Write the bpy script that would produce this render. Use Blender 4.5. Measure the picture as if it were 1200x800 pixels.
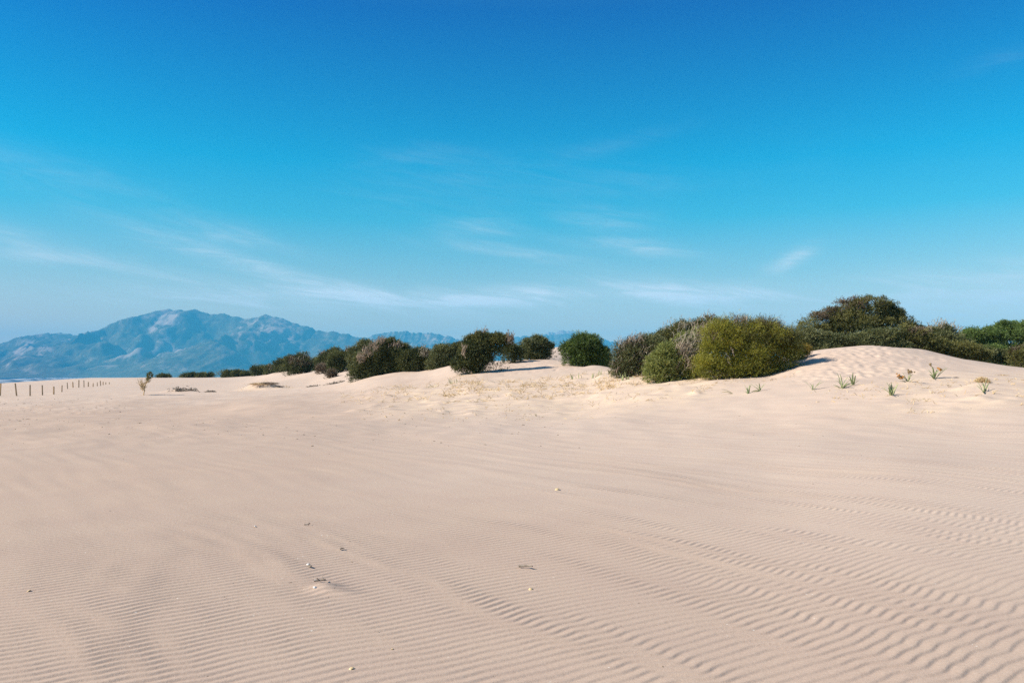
import bpy, math, random
import numpy as np

for o in list(bpy.data.objects):
    bpy.data.objects.remove(o, do_unlink=True)
SC = bpy.context.scene
COL = SC.collection
R = math.radians
F = 1200 * 28.0 / 36.0          # focal length in photo pixels
HZ = 442.0                      # photo row of the horizon
EYE = 1.6

# ------------------------------------------------------------------ camera
cam = bpy.data.cameras.new('camera')
cam.lens = 28.0
cam.sensor_width = 36.0
cam.shift_y = 42.0 / 1200.0
cam.clip_start = 0.05
cam.clip_end = 80000
cam_o = bpy.data.objects.new('camera', cam)
COL.objects.link(cam_o)
cam_o.location = (0, 0, EYE)
cam_o.rotation_euler = (R(90), 0, 0)
SC.camera = cam_o

# ------------------------------------------------------------------ light, sky, exposure
SUN_AZ = R(-104)                # measured from +Y (view direction) to the right
SUN_EL = R(36)
sd = np.array([math.sin(SUN_AZ) * math.cos(SUN_EL), math.cos(SUN_AZ) * math.cos(SUN_EL), math.sin(SUN_EL)])
sun = bpy.data.lights.new('sun', 'SUN')
sun.energy = 4.9
sun.angle = R(0.53)
sun.color = (1.0, 0.91, 0.78)
sun_o = bpy.data.objects.new('sun', sun)
COL.objects.link(sun_o)
from mathutils import Vector
sun_o.rotation_euler = Vector(sd).to_track_quat('Z', 'Y').to_euler()
sun_o.location = (-20, -5, 30)

SC.view_settings.view_transform = 'Standard'
SC.view_settings.look = 'None'
SC.view_settings.exposure = 0.66
SC.view_settings.gamma = 1.0
SC.view_settings.use_curve_mapping = False
SC.cycles.use_denoising = False
SC.cycles.max_bounces = 8
SC.cycles.volume_bounces = 1
SC.cycles.transparent_max_bounces = 8

W = bpy.data.worlds.new('World')
SC.world = W
W.use_nodes = True
nt = W.node_tree
for n in list(nt.nodes):
    nt.nodes.remove(n)


class NG:
    """small helper for wiring node trees"""
    def __init__(s, nt): s.nt = nt
    def n(s, typ, **kw):
        nd = s.nt.nodes.new(typ)
        for k, v in kw.items(): setattr(nd, k, v)
        return nd
    def set(s, sock, v):
        if hasattr(v, 'is_output'): s.nt.links.new(v, sock)
        else: sock.default_value = v
    def m(s, op, a, b=None, c=None, clamp=False):
        nd = s.n('ShaderNodeMath', operation=op)
        nd.use_clamp = clamp
        s.set(nd.inputs[0], a)
        if b is not None: s.set(nd.inputs[1], b)
        if c is not None: s.set(nd.inputs[2], c)
        return nd.outputs[0]
    def xyz(s, x, y, z):
        nd = s.n('ShaderNodeCombineXYZ')
        s.set(nd.inputs[0], x); s.set(nd.inputs[1], y); s.set(nd.inputs[2], z)
        return nd.outputs[0]
    def noise(s, vec, scale, detail=4.0, rough=0.55, dist=0.0):
        nd = s.n('ShaderNodeTexNoise')
        s.set(nd.inputs['Vector'], vec)
        nd.inputs['Scale'].default_value = scale
        nd.inputs['Detail'].default_value = detail
        nd.inputs['Roughness'].default_value = rough
        nd.inputs['Distortion'].default_value = dist
        return nd.outputs[0]
    def remap(s, v, a, b, c=0.0, d=1.0, smooth=True):
        nd = s.n('ShaderNodeMapRange')
        nd.interpolation_type = 'SMOOTHSTEP' if smooth else 'LINEAR'
        nd.clamp = True if hasattr(nd, 'clamp') else None
        s.set(nd.inputs[0], v)
        for i, q in enumerate((a, b, c, d)): nd.inputs[i + 1].default_value = q
        return nd.outputs[0]
    def mix(s, fac, a, b, mode='MIX'):
        nd = s.n('ShaderNodeMix', data_type='RGBA', blend_type=mode)
        s.set(nd.inputs[0], fac)
        s.set(nd.inputs[6], a if hasattr(a, 'is_output') else (*a, 1.0))
        s.set(nd.inputs[7], b if hasattr(b, 'is_output') else (*b, 1.0))
        return nd.outputs[2]
    def ramp(s, fac, stops):
        nd = s.n('ShaderNodeValToRGB')
        cr = nd.color_ramp
        while len(cr.elements) < len(stops): cr.elements.new(0.5)
        for e, (p, c) in zip(cr.elements, stops):
            e.position = p; e.color = (*c, 1.0)
        s.set(nd.inputs[0], fac)
        return nd.outputs[0]


g = NG(nt)
sky = g.n('ShaderNodeTexSky')
sky.sky_type = 'NISHITA'
sky.sun_disc = False
sky.sun_elevation = SUN_EL
sky.sun_rotation = SUN_AZ
sky.altitude = 0
sky.air_density = 1.0
sky.dust_density = 0.6
sky.ozone_density = 2.0
tc = g.n('ShaderNodeTexCoord')
sep = g.n('ShaderNodeSeparateXYZ')
nt.links.new(tc.outputs['Generated'], sep.inputs[0])
dx, dy, dz = sep.outputs
az = g.m('ARCTAN2', dx, dy)
el = g.m('ARCSINE', dz)
# the photograph's deep, teal-leaning grade of the clear sky, by elevation
tint = g.ramp(g.m('DIVIDE', el, R(60)), [
    (0.0, (1.75, 1.10, 0.76)), (0.065, (1.42, 1.04, 0.75)), (0.185, (0.17, 1.01, 1.03)), (0.245, (0.0, 0.95, 1.12)),
    (0.41, (0.0, 0.44, 1.00)), (0.56, (0.30, 0.62, 1.0)), (1.0, (0.55, 0.75, 0.95))])
skyc = g.mix(1.0, sky.outputs[0], tint, 'MULTIPLY')

# thin cirrus streaks: (azimuth, elevation, half length, half thickness, tilt, strength)
def ae(px, py):
    qx, qz = (px - 600) / F, (HZ - py) / F
    return math.degrees(math.atan(qx)), math.degrees(math.atan(qz / math.hypot(1, qx)))
STREAKS = []
for px, py, lx, ly, tilt, s in [
        (590, 294, 75, 7, 8, .40), (735, 289, 65, 8, 6, .36), (926, 303, 24, 8, -22, .62),
        (660, 346, 250, 10, -1, .95), (440, 354, 190, 16, 2, .55), (860, 350, 150, 16, 6, .55),
        (110, 303, 105, 9, 13, .36), (265, 305, 100, 11, 16, .42), (350, 330, 80, 9, 12, .30),
        (60, 205, 110, 20, 10, .12), (270, 275, 75, 10, 12, .25), (1150, 346, 130, 24, -6, .75),
        (560, 268, 45, 12, 0, .24), (720, 170, 70, 9, -12, .05), (490, 182, 60, 10, -4, .06), (710, 256, 50, 14, 4, .20),
        (30, 298, 40, 8, 6, .3), (190, 352, 150, 10, 0, .26), (1180, 66, 40, 8, -6, .04), (520, 215, 120, 30, -4, .08),
        (720, 215, 90, 16, 2, .08)]:
    a0, e0 = ae(px, py)
    STREAKS.append((R(a0), R(e0), lx / F, ly / F, R(tilt), s * (1.35 if py > 230 else 1.0)))
fib = g.noise(g.xyz(g.m('MULTIPLY', g.m('ADD', az, g.m('MULTIPLY', el, -1.0)), 6.0),
                    g.m('MULTIPLY', g.m('ADD', el, g.m('MULTIPLY', az, 0.16)), 46.0), 0.0), 1.0, 6.0, 0.62, 0.9)
fine = g.noise(g.xyz(g.m('MULTIPLY', az, 22.0), g.m('MULTIPLY', g.m('ADD', el, g.m('MULTIPLY', az, 0.12)), 120.0), 3.0), 1.0, 5.0, 0.65, 1.2)
wisp = g.m('MULTIPLY', g.remap(fib, 0.33, 0.72), g.remap(fine, 0.2, 0.8, 0.45, 1.1))
acc = None
warp = g.m('MULTIPLY', g.m('SUBTRACT', g.noise(g.xyz(g.m('MULTIPLY', az, 5.0), g.m('MULTIPLY', el, 14.0), 7.0), 1.0, 3.0), 0.5), 0.022)
elw = g.m('ADD', el, warp)
for a0, e0, lx, ly, t, s in STREAKS:
    da = g.m('SUBTRACT', az, a0); de = g.m('SUBTRACT', elw, e0)
    c, sn = math.cos(t), math.sin(t)     # tilt: positive falls to the right in the photo
    u = g.m('DIVIDE', g.m('SUBTRACT', g.m('MULTIPLY', da, c), g.m('MULTIPLY', de, sn)), lx)
    v = g.m('DIVIDE', g.m('ADD', g.m('MULTIPLY', da, sn), g.m('MULTIPLY', de, c)), ly)
    q = g.m('ADD', g.m('MULTIPLY', u, u), g.m('MULTIPLY', v, v))
    gs = g.m('MULTIPLY', g.m('EXPONENT', g.m('MULTIPLY', q, -1.0)), s)
    acc = gs if acc is None else g.m('ADD', acc, gs)
# faint wisps in the rest of the sky
gen = g.m('MULTIPLY', g.m('MULTIPLY', g.remap(g.noise(tc.outputs['Generated'], 2.2, 3.0), 0.48, 0.75), g.remap(el, 0.10, 0.35, 1.0, 0.0)), 0.05)
cov = g.m('MULTIPLY', g.m('ADD', acc, gen), g.m('ADD', 0.20, g.m('MULTIPLY', wisp, 0.95)), clamp=True)
skyc = g.mix(cov, skyc, (6.6, 7.0, 7.2))
bg = g.n('ShaderNodeBackground')
bg.inputs[1].default_value = 0.085
nt.links.new(skyc, bg.inputs[0])
wo = g.n('ShaderNodeOutputWorld')
nt.links.new(bg.outputs[0], wo.inputs[0])

# ------------------------------------------------------------------ numeric helpers
def perlin(x, y, seed=0):
    rs = np.random.RandomState(seed)
    perm = rs.permutation(256).astype(np.int32)
    perm = np.concatenate([perm, perm])
    ang = rs.rand(256) * 2 * np.pi
    gx, gy = np.cos(ang), np.sin(ang)
    xi = np.floor(x).astype(np.int64); yi = np.floor(y).astype(np.int64)
    xf = x - xi; yf = y - yi
    xi &= 255; yi &= 255
    u = xf * xf * xf * (xf * (xf * 6 - 15) + 10)
    v = yf * yf * yf * (yf * (yf * 6 - 15) + 10)
    def gr(ix, iy, fx, fy):
        h = perm[perm[ix & 255] + (iy & 255)]
        return gx[h] * fx + gy[h] * fy
    a = gr(xi, yi, xf, yf); b = gr(xi + 1, yi, xf - 1, yf)
    c = gr(xi, yi + 1, xf, yf - 1); d = gr(xi + 1, yi + 1, xf - 1, yf - 1)
    return ((a + (b - a) * u) + ((c + (d - c) * u) - (a + (b - a) * u)) * v) * 1.5

def fbm(x, y, seed=0, octv=4, gain=0.5):
    s = 0; a = 1.0
    for k in range(octv):
        s = s + a * perlin(x * 2 ** k + 17.3 * k, y * 2 ** k - 9.1 * k, seed + k)
        a *= gain
    return s

def sstep(a, b, x):
    t = np.clip((x - a) / (b - a), 0, 1)
    return t * t * (3 - 2 * t)

def wx(px, D): return (px - 600) / F * D
def wz(py, D): return EYE + (HZ - py) / F * D

# ------------------------------------------------------------------ materials
def mat(name, rough=0.9, spec=0.2):
    m = bpy.data.materials.new(name)
    m.use_nodes = True
    b = m.node_tree.nodes['Principled BSDF']
    b.inputs['Roughness'].default_value = rough
    b.inputs['Specular IOR Level'].default_value = spec
    return m, NG(m.node_tree), b

def sand_material():
    m, g, b = mat('sand', 0.95, 0.12)
    co = g.n('ShaderNodeTexCoord').outputs['Object']
    big = g.noise(co, 0.09, 3.0)
    mid = g.noise(co, 0.9, 4.0)
    grain = g.noise(co, 260.0, 2.0, 0.7)
    grain2 = g.noise(co, 38.0, 3.0, 0.7)
    straw = g.n('ShaderNodeAttribute', attribute_name='straw').outputs['Fac']
    c = g.mix(g.remap(big, 0.35, 0.65), (0.555, 0.432, 0.340), (0.575, 0.440, 0.340))
    c = g.mix(g.remap(mid, 0.3, 0.7, 0.0, 0.35), c, (0.500, 0.376, 0.306))
    painted_shade = g.n('ShaderNodeAttribute', attribute_name='painted_shade').outputs['Fac']
    c = g.mix(painted_shade, c, g.mix(1.0, c, (0.875, 0.845, 0.825), 'MULTIPLY'))  # shade put into the sand colour
    c = g.mix(g.m('MULTIPLY', straw, g.remap(g.noise(co, 1.7, 4.0, 0.65), 0.4, 0.62, 0.15, 0.9)), c, (0.66, 0.505, 0.36))
    c = g.mix(g.remap(grain, 0.3, 0.7, 0.0, 1.0), g.mix(1.0, c, (0.86, 0.85, 0.84), 'MULTIPLY'), g.mix(1.0, c, (1.13, 1.13, 1.13), 'MULTIPLY'))
    c = g.mix(g.remap(grain2, 0.3, 0.7, 0.0, 1.0), g.mix(1.0, c, (0.94, 0.94, 0.94), 'MULTIPLY'), g.mix(1.0, c, (1.05, 1.05, 1.05), 'MULTIPLY'))
    # sparse dark grains and crumbs of shell
    vor = g.n('ShaderNodeTexVoronoi'); vor.inputs['Scale'].default_value = 30.0
    g.nt.links.new(co, vor.inputs['Vector'])
    pick = g.n('ShaderNodeSeparateColor'); g.nt.links.new(vor.outputs['Color'], pick.inputs[0])
    sp = g.m('MULTIPLY', g.m('LESS_THAN', vor.outputs['Distance'], 0.16), g.m('GREATER_THAN', pick.outputs[0], 0.986))
    c = g.mix(g.m('MULTIPLY', sp, 0.75), c, (0.16, 0.11, 0.08))
    sp2 = g.m('MULTIPLY', g.m('LESS_THAN', vor.outputs['Distance'], 0.2), g.m('LESS_THAN', pick.outputs[0], 0.012))
    c = g.mix(g.m('MULTIPLY', sp2, 0.7), c, (0.78, 0.70, 0.60))
    g.set(b.inputs['Base Color'], c)
    bump = g.n('ShaderNodeBump')
    bump.inputs['Strength'].default_value = 0.55
    bump.inputs['Distance'].default_value = 0.004
    g.set(bump.inputs['Height'], g.m('ADD', g.m('MULTIPLY', grain, 0.5), g.m('MULTIPLY', grain2, 1.0)))
    g.set(b.inputs['Normal'], bump.outputs[0])
    return m

def leaf_material(name, dark, mid, light, transl=0.22):
    m = bpy.data.materials.new(name); m.use_nodes = True
    nt = m.node_tree; g = NG(nt)
    for n in list(nt.nodes): nt.nodes.remove(n)
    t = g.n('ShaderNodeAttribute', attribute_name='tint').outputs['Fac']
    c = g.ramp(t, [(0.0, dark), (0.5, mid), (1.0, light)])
    d = g.n('ShaderNodeBsdfDiffuse'); g.set(d.inputs[0], c)
    tr = g.n('ShaderNodeBsdfTranslucent'); g.set(tr.inputs[0], c)
    gl = g.n('ShaderNodeBsdfGlossy'); gl.inputs['Roughness'].default_value = 0.5
    gl.inputs[0].default_value = (0.8, 0.8, 0.8, 1)
    ms = g.n('ShaderNodeMixShader'); ms.inputs[0].default_value = transl
    nt.links.new(d.outputs[0], ms.inputs[1]); nt.links.new(tr.outputs[0], ms.inputs[2])
    m2 = g.n('ShaderNodeMixShader'); m2.inputs[0].default_value = 0.025
    nt.links.new(ms.outputs[0], m2.inputs[1]); nt.links.new(gl.outputs[0], m2.inputs[2])
    o = g.n('ShaderNodeOutputMaterial'); nt.links.new(m2.outputs[0], o.inputs[0])
    return m

def bark_material(name, c0, c1, scale=14.0):
    m, g, b = mat(name, 0.9, 0.1)
    co = g.n('ShaderNodeTexCoord').outputs['Object']
    g.set(b.inputs['Base Color'], g.mix(g.remap(g.noise(co, scale, 4.0, 0.65), 0.3, 0.7), c0, c1))
    return m

def plain(name, c0, c1, scale, rough=0.9):
    m = bark_material(name, c0, c1, scale)
    m.node_tree.nodes['Principled BSDF'].inputs['Roughness'].default_value = rough
    return m

M = {}
M['sand'] = sand_material()
M['juniper'] = leaf_material('juniper_leaves', (0.036, 0.046, 0.014), (0.086, 0.098, 0.030), (0.175, 0.178, 0.062))
M['dull'] = leaf_material('dull_green_leaves', (0.062, 0.075, 0.028), (0.125, 0.136, 0.050), (0.20, 0.20, 0.082))
M['fresh'] = leaf_material('fresh_green_leaves', (0.042, 0.066, 0.014), (0.094, 0.140, 0.028), (0.160, 0.215, 0.048))
M['yellow'] = leaf_material('yellow_green_leaves', (0.080, 0.092, 0.014), (0.245, 0.240, 0.030), (0.43, 0.39, 0.055), 0.28)
M['lime'] = leaf_material('light_green_leaves', (0.12, 0.145, 0.035), (0.25, 0.27, 0.07), (0.36, 0.37, 0.12), 0.28)
M['ochre'] = leaf_material('ochre_leaves', (0.16, 0.115, 0.018), (0.26, 0.18, 0.03), (0.36, 0.26, 0.05), 0.25)
M['brown'] = leaf_material('brown_dry_leaves', (0.085, 0.060, 0.036), (0.15, 0.108, 0.066), (0.22, 0.165, 0.11), 0.2)
M['olive'] = leaf_material('olive_leaves', (0.062, 0.066, 0.018), (0.125, 0.124, 0.033), (0.20, 0.188, 0.055))
M['pine'] = leaf_material('pine_needles', (0.050, 0.082, 0.019), (0.105, 0.16, 0.034), (0.165, 0.225, 0.055))
M['bark'] = bark_material('bark', (0.07, 0.052, 0.038), (0.17, 0.13, 0.10))
M['dead'] = bark_material('dead_twigs', (0.22, 0.17, 0.125), (0.38, 0.30, 0.225), 3.0)
M['deadgrey'] = bark_material('grey_dead_twigs', (0.22, 0.19, 0.14), (0.37, 0.325, 0.245), 3.0)
M['straw'] = plain('straw', (0.50, 0.355, 0.18), (0.68, 0.51, 0.30), 6.0)
M['lily'] = plain('strap_leaf', (0.18, 0.22, 0.10), (0.34, 0.39, 0.20), 9.0, 0.55)
M['lilypale'] = plain('pale_strap_leaf', (0.30, 0.31, 0.16), (0.46, 0.45, 0.26), 9.0, 0.6)
M['flower'] = plain('dry_seed_head', (0.33, 0.15, 0.05), (0.55, 0.28, 0.09), 30.0)
M['seedbrown'] = plain('brown_seed_head', (0.16, 0.11, 0.06), (0.30, 0.22, 0.12), 30.0)
M['wood'] = plain('weathered_wood', (0.26, 0.165, 0.085), (0.48, 0.33, 0.19), 7.0)
M['shell'] = plain('shell', (0.72, 0.66, 0.58), (0.85, 0.80, 0.72), 60.0, 0.5)
M['shelltan'] = plain('tan_shell', (0.52, 0.36, 0.18), (0.72, 0.56, 0.34), 60.0, 0.5)
M['twig'] = plain('driftwood', (0.15, 0.12, 0.095), (0.30, 0.25, 0.20), 40.0)
M['litter'] = plain('plant_litter', (0.12, 0.085, 0.06), (0.26, 0.19, 0.13), 1.3)

# ------------------------------------------------------------------ mesh plumbing
def link_mesh(name, verts, faces_flat, loop_tot, material, parent=None, smooth=False, attrs=None):
    """verts (N,3); faces_flat: flat vertex indices; loop_tot: int (same for all) or array"""
    me = bpy.data.meshes.new(name)
    verts = np.asarray(verts, dtype=np.float32)
    ff = np.asarray(faces_flat, dtype=np.int32).ravel()
    if np.isscalar(loop_tot):
        nf = len(ff) // loop_tot
        lt = np.full(nf, loop_tot, dtype=np.int32)
    else:
        lt = np.asarray(loop_tot, dtype=np.int32); nf = len(lt)
    ls = np.concatenate([[0], np.cumsum(lt)[:-1]]).astype(np.int32)
    me.vertices.add(len(verts)); me.vertices.foreach_set('co', verts.ravel())
    me.loops.add(len(ff)); me.loops.foreach_set('vertex_index', ff)
    me.polygons.add(nf); me.polygons.foreach_set('loop_start', ls)
    try: me.polygons.foreach_set('loop_total', lt)
    except Exception: pass
    me.polygons.foreach_set('use_smooth', np.full(nf, smooth, dtype=bool))
    if attrs:
        for k, (dom, arr) in attrs.items():
            a = me.attributes.new(k, 'FLOAT', dom)
            a.data.foreach_set('value', np.asarray(arr, dtype=np.float32))
    me.update(calc_edges=True)
    if material is not None: me.materials.append(material)
    o = bpy.data.objects.new(name, me)
    COL.objects.link(o)
    if parent is not None: o.parent = parent
    return o

def empty(name, loc, label, cat, group=None):
    o = bpy.data.objects.new(name, None)
    o.empty_display_size = 0.2
    COL.objects.link(o)
    o.location = loc
    o['label'] = label; o['category'] = cat
    if group: o['group'] = group
    return o

def tag(o, label, cat, group=None):
    o['label'] = label; o['category'] = cat
    if group: o['group'] = group
    return o

class Tubes:
    """collects tapered tubes along polylines"""
    def __init__(s): s.v = []; s.f = []; s.n = 0
    def add(s, pts, r0, r1, k=5):
        pts = np.asarray(pts, float); n = len(pts)
        tang = np.gradient(pts, axis=0)
        tang /= np.linalg.norm(tang, axis=1)[:, None] + 1e-9
        up = np.array([0.31, 0.17, 0.93])
        a = np.cross(tang, up); a /= np.linalg.norm(a, axis=1)[:, None] + 1e-9
        b = np.cross(tang, a)
        rr = np.linspace(r0, r1, n)
        th = np.arange(k) * 2 * np.pi / k
        ring = pts[:, None, :] + rr[:, None, None] * (np.cos(th)[None, :, None] * a[:, None, :] + np.sin(th)[None, :, None] * b[:, None, :])
        s.v.append(ring.reshape(-1, 3))
        i = np.arange(n - 1)[:, None] * k; j = np.arange(k)[None, :]; j2 = (j + 1) % k
        q = np.stack([i + j, i + j2, i + k + j2, i + k + j], -1).reshape(-1, 4) + s.n
        s.f.append(q); s.n += n * k
    def build(s, name, material, parent=None, smooth=True):
        return link_mesh(name, np.concatenate(s.v), np.concatenate(s.f), 4, material, parent, smooth)

# ------------------------------------------------------------------ terrain
CP = []     # (px, D, z)
def col(px, *pairs):
    for D, py in pairs: CP.append((px, D, wz(py, D)))
def colz(px, *pairs):
    for D, z in pairs: CP.append((px, D, z))
for px in (-500, -250, 0, 150, 300, 450, 600, 750, 900):
    colz(px, (2.5, 0.0), (5, 0.0), (9, 0.0), (14, 0.0))
for px in (1050, 1200, 1450, 1750):
    colz(px, (2.5, 0.0), (5, 0.02), (9, 0.04), (14, 0.12))
colz(-500, (20, 0), (35, 0), (70, 0), (150, 0), (400, 0), (1500, 0))
colz(-250, (20, 0), (35, -.05), (70, 0), (150, 0.1), (400, 0), (1500, 0))
colz(0, (20, 0.0), (29, 0.05), (38, -0.22), (50, 0.05), (71, 0.0), (110, 0.1), (160, 0.3), (300, 0.4), (700, 0), (1500, 0))
colz(80, (32, 0.0), (42, -0.06), (60, 0.15), (100, 0.2), (160, 0.35), (240, 0.8), (400, 0.8), (900, 0))
colz(150, (20, 0.0), (29, 0.07), (38, -0.2), (48, 0.1), (62, 0.18), (90, 0.25), (140, 0.55), (220, 1.5), (300, 1.3), (600, 0.2), (1500, 0))
colz(250, (30, 0.05), (40, -0.12), (52, 0.16), (68, 0.36), (95, 0.30), (140, 0.8), (210, 1.58), (300, 1.2), (600, 0))
col(300, (20, 516), (30, 490), (42, 474), (55, 464), (72, 457.5), (105, 450), (140, 444.5), (185, 440)); colz(300, (260, 1.6), (600, 0.4), (1500, 0))
col(333, (90, 447), (125, 439), (145, 434)); colz(333, (200, 2.4))
col(360, (30, 489), (42, 472), (60, 458), (85, 448), (105, 440), (118, 436)); colz(360, (150, 2.6), (300, 1.4))
col(411, (30, 488), (40, 473), (52, 460), (64, 449), (76, 443), (90, 434)); colz(411, (120, 2.8), (250, 1.5))
col(432, (30, 488), (40, 471), (52, 456), (61, 445), (75, 437)); colz(432, (100, 2.7))
col(470, (30, 487), (38, 472), (48, 456), (56, 446), (63, 437)); colz(470, (80, 2.4), (140, 2.2), (600, 0.6), (1500, 0))
col(505, (30, 487), (38, 470), (48, 453), (56, 441), (63, 433)); colz(505, (80, 2.6), (160, 2.0))
col(532, (30, 487), (38, 468), (47, 450), (55, 434.5), (60, 428)); colz(532, (80, 2.5))
col(565, (29, 488), (35, 474), (42, 458), (50, 440.5), (57, 429), (63, 423)); colz(565, (85, 2.6))
col(620, (29, 488), (35, 472), (41, 457), (47, 443), (54, 430), (61, 421)); colz(620, (75, 2.7), (110, 3.2), (180, 2.0), (600, 0.8), (1500, 0))
colz(652, (61, 2.95), (80, 3.3), (105, 5.6), (125, 5.2), (180, 2.2))
col(685, (29, 487), (34, 472), (40, 454), (46, 441), (52, 430.5)); colz(685, (62, 2.6), (85, 2.6), (120, 2.6))
col(725, (28, 486), (33, 468), (37, 453), (41, 443), (47, 434)); colz(725, (60, 2.0), (120, 1.4), (600, 0.8))
col(775, (27, 487), (31, 469), (35, 452), (39, 441)); colz(775, (48, 2.0), (80, 1.4))
col(850, (18, 522), (24, 494), (28, 474), (32, 455), (34.5, 446.5), (40, 432)); colz(850, (50, 1.8), (80, 1.2), (600, 0.8))
col(900, (18, 520), (24, 490), (28, 467), (31.5, 450), (34.5, 442), (38, 428)); colz(900, (46, 2.2))
col(945, (17, 523), (22, 495), (26, 470), (30, 449), (33, 436), (37, 420), (40, 412.5)); colz(945, (47, 2.6), (60, 1.6))
col(1010, (16, 528), (21, 497), (25, 468), (28.5, 448), (32, 432), (36, 415), (40, 405.2)); colz(1010, (48, 2.5), (62, 1.5), (100, 1.0), (600, 0.8), (1500, 0))
col(1080, (16, 527), (21, 494), (25, 462), (28, 447), (32, 431), (36, 417), (40, 409.5)); colz(1080, (48, 2.0), (62, 1.3))
col(1140, (15, 534), (20, 497), (24, 461), (28, 444), (32, 433), (37, 421.8)); colz(1140, (46, 1.5), (62, 1.1))
col(1190, (15, 533), (20, 492), (24, 459), (28, 444), (32, 434), (36, 430)); colz(1190, (46, 1.25), (62, 1.0), (600, 0.8))
col(1300, (15, 530), (20, 490), (24, 460), (28, 446), (34, 434)); colz(1300, (50, 1.2))
colz(1550, (20, 0.5), (26, 1.0), (36, 1.6), (60, 1.4), (200, 1.0), (600, 0.8), (1500, 0))
colz(1900, (20, 0.4), (40, 1.2), (100, 1.0), (600, 0.8), (1500, 0))
colz(1010, (4000, -0.5)); colz(0, (4000, -0.5)); colz(600, (4000, -0.5))
cp = np.array(CP)
cth = np.arctan((cp[:, 0] - 600) / F); cr = np.log(cp[:, 1] / np.cos(cth))
TS = 3.2
def tps(d2): return 0.5 * d2 * np.log(d2 + 1e-12)
n = len(cp)
A = np.stack([cth * TS, cr], 1)
d2 = ((A[:, None] - A[None]) ** 2).sum(-1)
K = tps(d2) + np.eye(n) * 2e-4
Pm = np.concatenate([np.ones((n, 1)), A], 1)
sysm = np.block([[K, Pm], [Pm.T, np.zeros((3, 3))]])
wts = np.linalg.solve(sysm, np.concatenate([cp[:, 2], np.zeros(3)]))
GT = np.linspace(-1.05, 1.05, 421); GR = np.linspace(math.log(2.0), math.log(4500), 700)
gt, gr_ = np.meshgrid(GT, GR, indexing='ij')
E = np.stack([gt.ravel() * TS, gr_.ravel()], 1)
gz = np.zeros(len(E))
for i in range(0, len(E), 40000):
    e = E[i:i + 40000]
    gz[i:i + 40000] = tps(((e[:, None] - A[None]) ** 2).sum(-1)) @ wts[:n] + wts[n] + e @ wts[n + 1:]
gz = gz.reshape(gt.shape)

SHX, SHY = -343.0, 533.0            # a point on the waterline and its direction
SHD = np.array([-0.463, 0.886])
SEA = -2.4
def shore_dist(x, y):               # positive on land
    return (x - SHX) * SHD[1] - (y - SHY) * SHD[0]

MOUNDS = [  # px, D, half width m, half depth m, height : small hummocks of trapped sand
    (312, 72, 2.0, 1.3, 0.55), (300, 72, 1.6, 1.2, 0.25), (209, 70, 1.6, 1.0, .22), (225, 68, 1.0, .8, .16), (178, 62, 1.5, 1.0, .14),
    (333, 70, 2.5, 1.0, .12),
    (381, 6.05, .12, .10, .035), (392, 5.92, .16, .07, .02), (365, 104, 3.0, 3.0, 0.4), (600, 40, 5, 2.2, .12), (655, 39, 4, 2.0, .12), (520, 44, 4, 2.2, .14), (470, 46, 4, 2.5, .1),
    (690, 45, 1.2, .8, .10), (700, 51, 1.0, .8, .22), (1044, 25.2, .6, .4, .05), (988, 26.4, .9, .5, .06), (1092, 28.7, .8, .5, .06), (1152, 25.3, .6, .4, .05),
    (1060, 27.6, .8, .5, .06), (840, 34.0, 1.2, .5, .10), (1175, 25, 1.5, .7, .07),
]
_rm = np.random.RandomState(5)
for _ in range(150):
    px = _rm.uniform(400, 830); D = _rm.uniform(30, 47)
    MOUNDS.append((px, D, _rm.uniform(.2, .8), _rm.uniform(.15, .5), _rm.uniform(.02, .10)))
for _ in range(60):
    px = _rm.uniform(1020, 1210); D = _rm.uniform(22, 28)
    MOUNDS.append((px, D, _rm.uniform(.2, .6), _rm.uniform(.15, .35), _rm.uniform(.015, .05)))
DENTS = []
for _ in range(850):                # footprints on the flank of the big dune and beyond the middle bushes
    if _rm.rand() < .8:
        px = _rm.normal(1005, 42); D = _rm.uniform(30, 39.5)
        if px < 925 or px > 1120: continue
    else:
        px = _rm.uniform(590, 680); D = _rm.uniform(50, 60)
    DENTS.append((px, D, _rm.uniform(.11, .20), _rm.uniform(.14, .28), -_rm.uniform(.008, .024)))
for _ in range(90):                 # old tracks far left
    px = _rm.uniform(-20, 150); D = _rm.uniform(38, 60)
    DENTS.append((px, D, _rm.uniform(.10, .2), _rm.uniform(.14, .25), -_rm.uniform(.02, .05)))
BUMPS = np.array([(wx(p, D), D, a, b, h) for p, D, a, b, h in MOUNDS + DENTS])

UW = np.array([0.56, -0.83]); VW = np.array([0.83, 0.56])

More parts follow.
